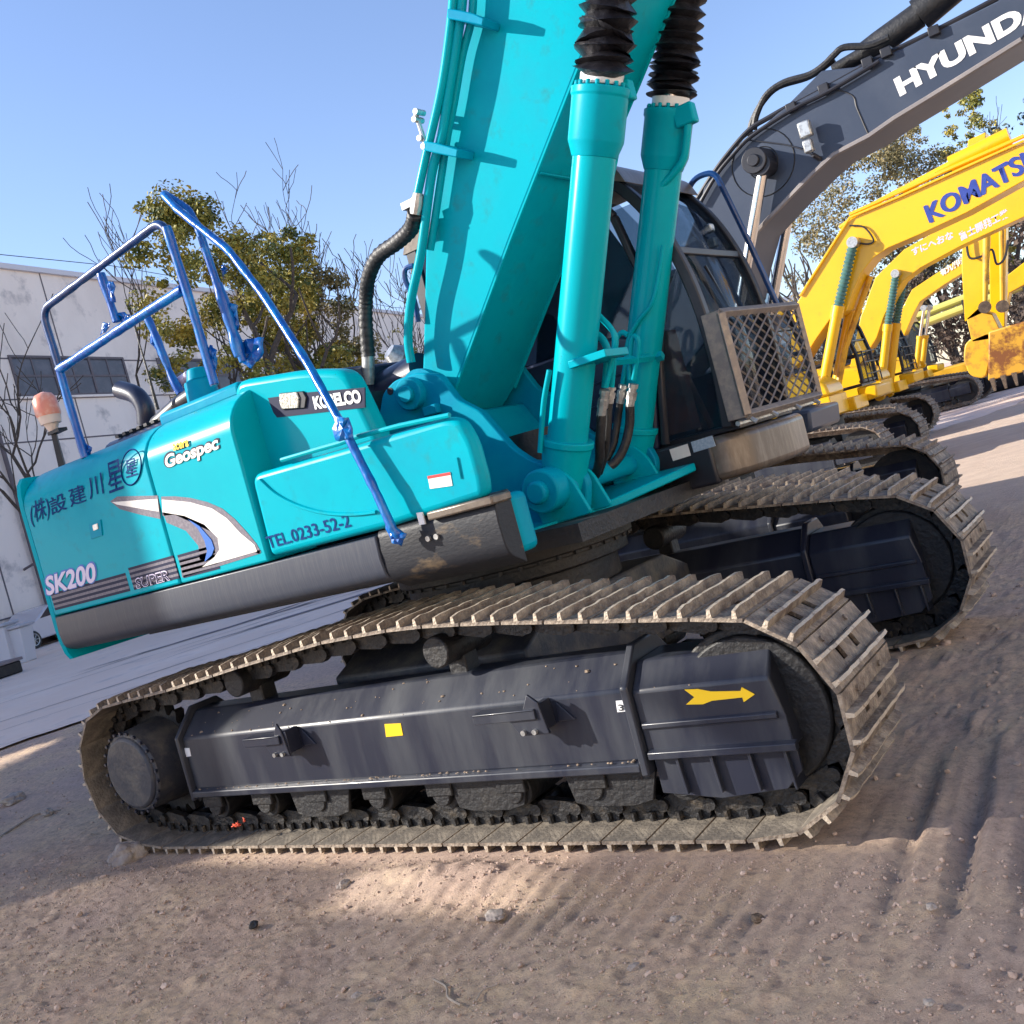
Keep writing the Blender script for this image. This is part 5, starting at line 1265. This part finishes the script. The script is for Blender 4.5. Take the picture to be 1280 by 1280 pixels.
# ================================================================== things on the left and on the ground
q = on(46, 811, z=0); car = empty('parked_car', (q.x, q.y, 0), math.atan2(WD.y, WD.x)); tag(car, 'pale silver car by the factory, mostly hidden behind the teal counterweight', 'car')
M['carp'] = mat('silver_car_paint', (.55, .54, .6), .25, metal=.2, coat=.6)
prof = rot2([(-.82, .28), (-.85, .55), (-.70, .80), (.30, .98), (.95, 1.40), (2.3, 1.46), (3.15, 1.10), (3.35, .9), (3.35, .3)], [.05, .15, .2, .1, .2, .3, .1, .1, .1])
body = MB().prism(prof, .0, 1.7).build('body', M['carp'], car, bevel=.06, seg=3)
MB().prism([(.50, 1.0), (1.02, 1.36), (2.25, 1.40), (2.9, 1.08)], -.006, .02).build('side_window', M['glass_dark'], body)
for x in (0, 2.6):
    for y in (.0, 1.5):
        wl = MB().cyl((x, y-.02, .33), (x, y+.2, .33), .33, n=28).build('wheel', M['black'], car, bevel=.03)
        b = MB(); b.cyl((x, y-.03, .33), (x, y-.018, .33), .06, n=12)
        for i in range(7):
            a = 2*math.pi*i/7; b.tube([(x, y-.03, .33), (x+.2*math.cos(a), y-.03, .33+.2*math.sin(a))], .018, 4)
        pts = [(x+.21*math.cos(t), y-.028, .33+.21*math.sin(t)) for t in [2*math.pi*i/24 for i in range(25)]]; b.tube(pts, .02, 5, False)
        b.build('rim', M['bolt'], wl)
MB().box(-.86, -.6, .1, .45, .60, .72).build('headlight', M['clearlens'], car, bevel=.03)
for px, py, s, lb in ((22, 800, 1.0, 'white tapered waste bin beside the silver car'), (3, 803, 1.15, 'white tapered waste bin cut by the left edge')):
    q = on(px, py, z=0); q = CAM+(q-CAM)*.52; q.z = 0
    v = sight(px, py); t = 33/math.hypot(v.x, v.y); q = CAM+v*t
    o = empty('waste_bin', (q.x, q.y, 0), math.atan2(WD.y, WD.x)+.3); tag(o, lb, 'bin', 'white bins by the factory wall')
    h = 1.0*s
    MB().add([(-.26,-.26,0),(.26,-.26,0),(.26,.26,0),(-.26,.26,0),(-.36,-.36,h),(.36,-.36,h),(.36,.36,h),(-.36,.36,h)], [(0,3,2,1),(4,5,6,7),(0,1,5,4),(1,2,6,5),(2,3,7,6),(3,0,4,7)]).build('bin_body', mat('white_plastic', (.6, .6, .64), .5), o, bevel=.03)
    MB().box(-.42, .42, -.42, .42, h+.01, h+.10).build('lid', mat('bin_lid', (.45, .45, .5), .5), o, bevel=.03)
q = on(8, 846, z=0); o = empty('concrete_block', (q.x, q.y, 0), R(100)); tag(o, 'low dark grey concrete block on the road at the left edge', 'block')
MB().box(-.9, .35, -.2, .45, 0.01, .30).build('block_body', M['castdark'], o, bevel=.03); MB().box(-.95, .40, -.25, .5, .302, .38).build('block_cap', M['crack'], o, bevel=.02)
# rocks
M['rock'] = mat('pale_rock', (.30, .25, .22), .9, c2=(.42, .36, .30), scale=9, bump=.6, bscale=25)
def rock(px, py, sx, sy, sz, lb, seed, m='rock', name='rock', group=None, cat='rock'):
    import bmesh
    q = on(px, py, z=0); bm = bmesh.new(); bmesh.ops.create_icosphere(bm, subdivisions=4, radius=1)
    for v in bm.verts:
        p = v.co.copy(); n = noise.noise(p*1.3+Vector((seed, 0, 0)))*.35+noise.noise(p*3.5+Vector((seed, 5, 0)))*.12+noise.noise(p*9+Vector((seed, 9, 0)))*.04
        v.co = Vector((p.x*sx, p.y*sy, p.z*sz))*(1+n)
    me = bpy.data.meshes.new(name); bm.to_mesh(me); bm.free(); me.materials.append(M[m]); me.polygons.foreach_set('use_smooth', [True]*len(me.polygons)); me.set_sharp_from_angle(angle=R(28))
    o = bpy.data.objects.new(name, me); COL.objects.link(o); o.location = (q.x, q.y, sz*.45+.0); o.rotation_euler = (0, 0, seed); tag(o, lb, cat, group)
    return o
rock(161, 1078, .105, .075, .075, 'tan wedge-shaped rock lying against the rear end of the near track', 1.2)
rock(18, 1003, .11, .09, .055, 'pale flat rock at the left edge of the dirt', 2.4)
rock(620, 1146, .035, .05, .014, 'grey crumpled flake of rubble in front of the near track', 4.1)
rock(318, 1158, .022, .02, .016, 'small nearly black lump of dirt left of centre in the foreground', 5.5, m='castdark')
rock(948, 1150, .02, .018, .014, 'small brown clod below the front end of the near track', 6.5, m='rust')
rock(430, 1108, .03, .02, .018, 'small tan stone just in front of the middle of the near track', 7.7)
rock(60, 1018, .05, .04, .03, 'small pale stone right of the flat rock at the left edge', 8.8)
rs = random.Random(5)
for r_i, (py, rw) in enumerate(((1135, 'the strip nearer the track'), (1235, 'the strip along the bottom edge'))):
    for c_i, (px, cw_) in enumerate(((110, 'far left'), (480, 'left of centre'), (830, 'right of centre'), (1190, 'far right'))):
        s_ = rs.uniform(.010, .018)
        rock(px+rs.uniform(-50, 50), py+rs.uniform(-25, 20), s_*rs.uniform(1, 1.5), s_, s_*.6, 'small loose stone, '+cw_+' in '+rw+' of the dirt', (r_i*4+c_i)*1.7+.3, group='small loose stones on the dirt')
# loose pebbles and clods
rng = random.Random(99); b = MB(); ico = None
import bmesh
bm = bmesh.new(); bmesh.ops.create_icosphere(bm, subdivisions=1, radius=1); iv = [v.co.copy() for v in bm.verts]; iff = [tuple(v.index for v in f.verts) for f in bm.faces]; bm.free()
N = 9000
xs = []; ys = []
for i in range(N):
    if i < 7400: x = rng.uniform(-2.8, 3.3); y = rng.uniform(-3.0, -1.42)
    elif i < 8300: x = rng.uniform(-9, -2.2); y = rng.uniform(-3, 1.6)
    else: x = rng.uniform(1.9, 4.5); y = rng.uniform(-1.5, 5)
    xs.append(x); ys.append(y)
hh = ground_h(np.array(xs), np.array(ys))
for i in range(N):
    s = .0028+.0045*rng.random()**2+(.010*rng.random() if rng.random() < .06 else 0)
    if i >= 7400: s *= 1.8
    if (xs[i]-ROADP.x)*RN.x+(ys[i]-ROADP.y)*RN.y < .2: continue
    e = Matrix.Rotation(rng.uniform(0, 6.28), 3, 'Z') @ Matrix.Rotation(rng.uniform(0, 3), 3, 'X')
    sc = Vector((s*rng.uniform(.7, 1.5), s*rng.uniform(.7, 1.3), s*rng.uniform(.5, .9)))
    b.add([e @ Vector((v.x*sc.x*rng.uniform(.8, 1.2), v.y*sc.y*rng.uniform(.8, 1.2), v.z*sc.z))+Vector((xs[i], ys[i], hh[i]+s*.2)) for v in iv], iff)
pb = b.build('pebbles', mat('pebble', (.42, .31, .25), .95, c2=(.55, .42, .34), scale=30, c3=(.3, .22, .18), s3=8, wp=True, spec=.1), smooth=25); tag(pb, kind='stuff')
# twigs, red rag, crumpled film
def lie(px, py, dz=.012):
    q = on(px, py, z=0.0); return Vector((q.x, q.y, float(ground_h(np.array([q.x]), np.array([q.y]))[0])+dz))
M['twig'] = mat('dry_twig', (.30, .24, .19), .8, c2=(.4, .33, .26), scale=20)
for pts, r, lb in (([(0,1048),(22,1032),(48,1018),(75,1010)], .008, 'pale stick lying at the left edge near the flat rock'), ([(540,1218),(556,1228),(560,1246),(576,1256)], .004, 'thin curled twig in the lower middle of the dirt'), ([(1130,716),(1165,700),(1205,682)], .006, 'straight thin stick on the dirt beside the far track'), ([(595,1250),(604,1236),(622,1230)], .003, 'tiny dry twig right of the curled one')):
    o = MB().tube(smooth_path([lie(*p) for p in pts], 4), r, 6).build('twig', M['twig']); tag(o, lb, 'twig', 'dry sticks on the dirt')
b = MB(); c = on(299, 1030, y=-1.37); rng = random.Random(4)
for i in range(7):
    p = c+Vector((rng.uniform(-.03, .03), rng.uniform(-.02, .02), rng.uniform(-.008, .016)))
    e = [p+Vector((rng.uniform(-.02, .02), rng.uniform(-.015, .015), rng.uniform(-.012, .014))) for _ in range(4)]; b.add(e, [(0, 1, 2, 3)])
o = b.build('red_scrap', mat('red_scrap', (.75, .09, .04), .6)); s_ = o.modifiers.new('s', 'SOLIDIFY'); s_.thickness = .004; tag(o, 'small red-orange scrap lying on the lower shoes of the near track', 'scrap')
# ================================================================== added out of frame: two roofs to block sun, one hall to bounce it
M['net'] = bpy.data.materials.new('blocker_net'); M['net'].use_nodes = True  # netting added to hold back most of the sun
nn_ = M['net'].node_tree; tb = nn_.nodes.new('ShaderNodeBsdfTransparent'); tb.inputs[0].default_value = (1, 1, 1, 1); mx_ = nn_.nodes.new('ShaderNodeMixShader'); mx_.inputs[0].default_value = .76
nn_.nodes['Principled BSDF'].inputs['Base Color'].default_value = (.6, .58, .52, 1); nn_.links.new(tb.outputs[0], mx_.inputs[1]); nn_.links.new(nn_.nodes['Principled BSDF'].outputs[0], mx_.inputs[2]); nn_.links.new(mx_.outputs[0], nn_.nodes['Material Output'].inputs[0])
M['sheet'] = mat('galvanised_sheet', (.6, .6, .58), .5, c2=(.5, .48, .45), scale=2)
def sun_blocker(x, y, z, L, W, rz, lb, m='sheet'):  # unseen roof on posts, added to block the sun
    t = empty('sun_blocker', (x, y, 0), rz); tag(t, lb, 'sun_blocker', 'added sun blockers outside the frame')
    b = MB(); n = int(L/.3); pts = []
    for i in range(n): a = i*L/n; pts += [(a, z), (a+L/n*.5, z+.05)]
    pts += [(L, z), (L, z-.03), (0, z-.03)]
    b.prism(pts, 0, W) if m == 'sheet' else b.add([(0, 0, z), (L, 0, z), (L, W, z), (0, W, z)], [(0, 1, 2, 3)]); b.build('roof', M[m], t)
    for px_ in (.1, L-.1):
        for py_ in (.1, W-.1):
            MB().box(px_-.06, px_+.06, py_-.06, py_+.06, 0, z-.031).build('post', M['castdark'], t)
    return t
cn = sun_blocker(-15.5, -10.6, 6, 11.6, 2.2, 0, 'added netting roof on four posts behind the camera, shading the near dirt', 'net')
for a0, a1, w1 in ((0, 5.0, 2.6), (6.1, 7.4, 2.75), (7.41, 11.6, 3.5)):  # edge stepped to leave a sunlit patch on the near dirt
    MB().add([(a0, 2.201, 6), (a1, 2.201, 6), (a1, w1, 6), (a0, w1, 6)], [(0, 1, 2, 3)]).build('blocker_eave', M['net'], cn)
sun_blocker(-7.7, -5.4, 6, 7, 8.5, math.atan2(.848, -.53), 'added galvanised roof on four posts outside the left edge, shading the excavator tail')
hall = empty('bounce_hall', (15, -22, 0), math.radians(90)); tag(hall, 'cream hall added out of view right of the camera to bounce warm sunlight', 'building')  # unseen hall added to bounce warm light into the shaded foreground
MB().box(0, 26, -12, 0, 0, 11).build('wall', mat('cream_render', (.80, .70, .55), .85, c2=(.72, .62, .48), scale=.4), hall)
for k in range(6): MB().box(1.5+k*4.1, 3.9+k*4.1, .003, .06, 5.5, 7.2).build('window', M['pane'], hall)
MB().box(-.3, 26.3, -12.3, .3, 11, 11.4).build('coping', M['sheet'], hall)
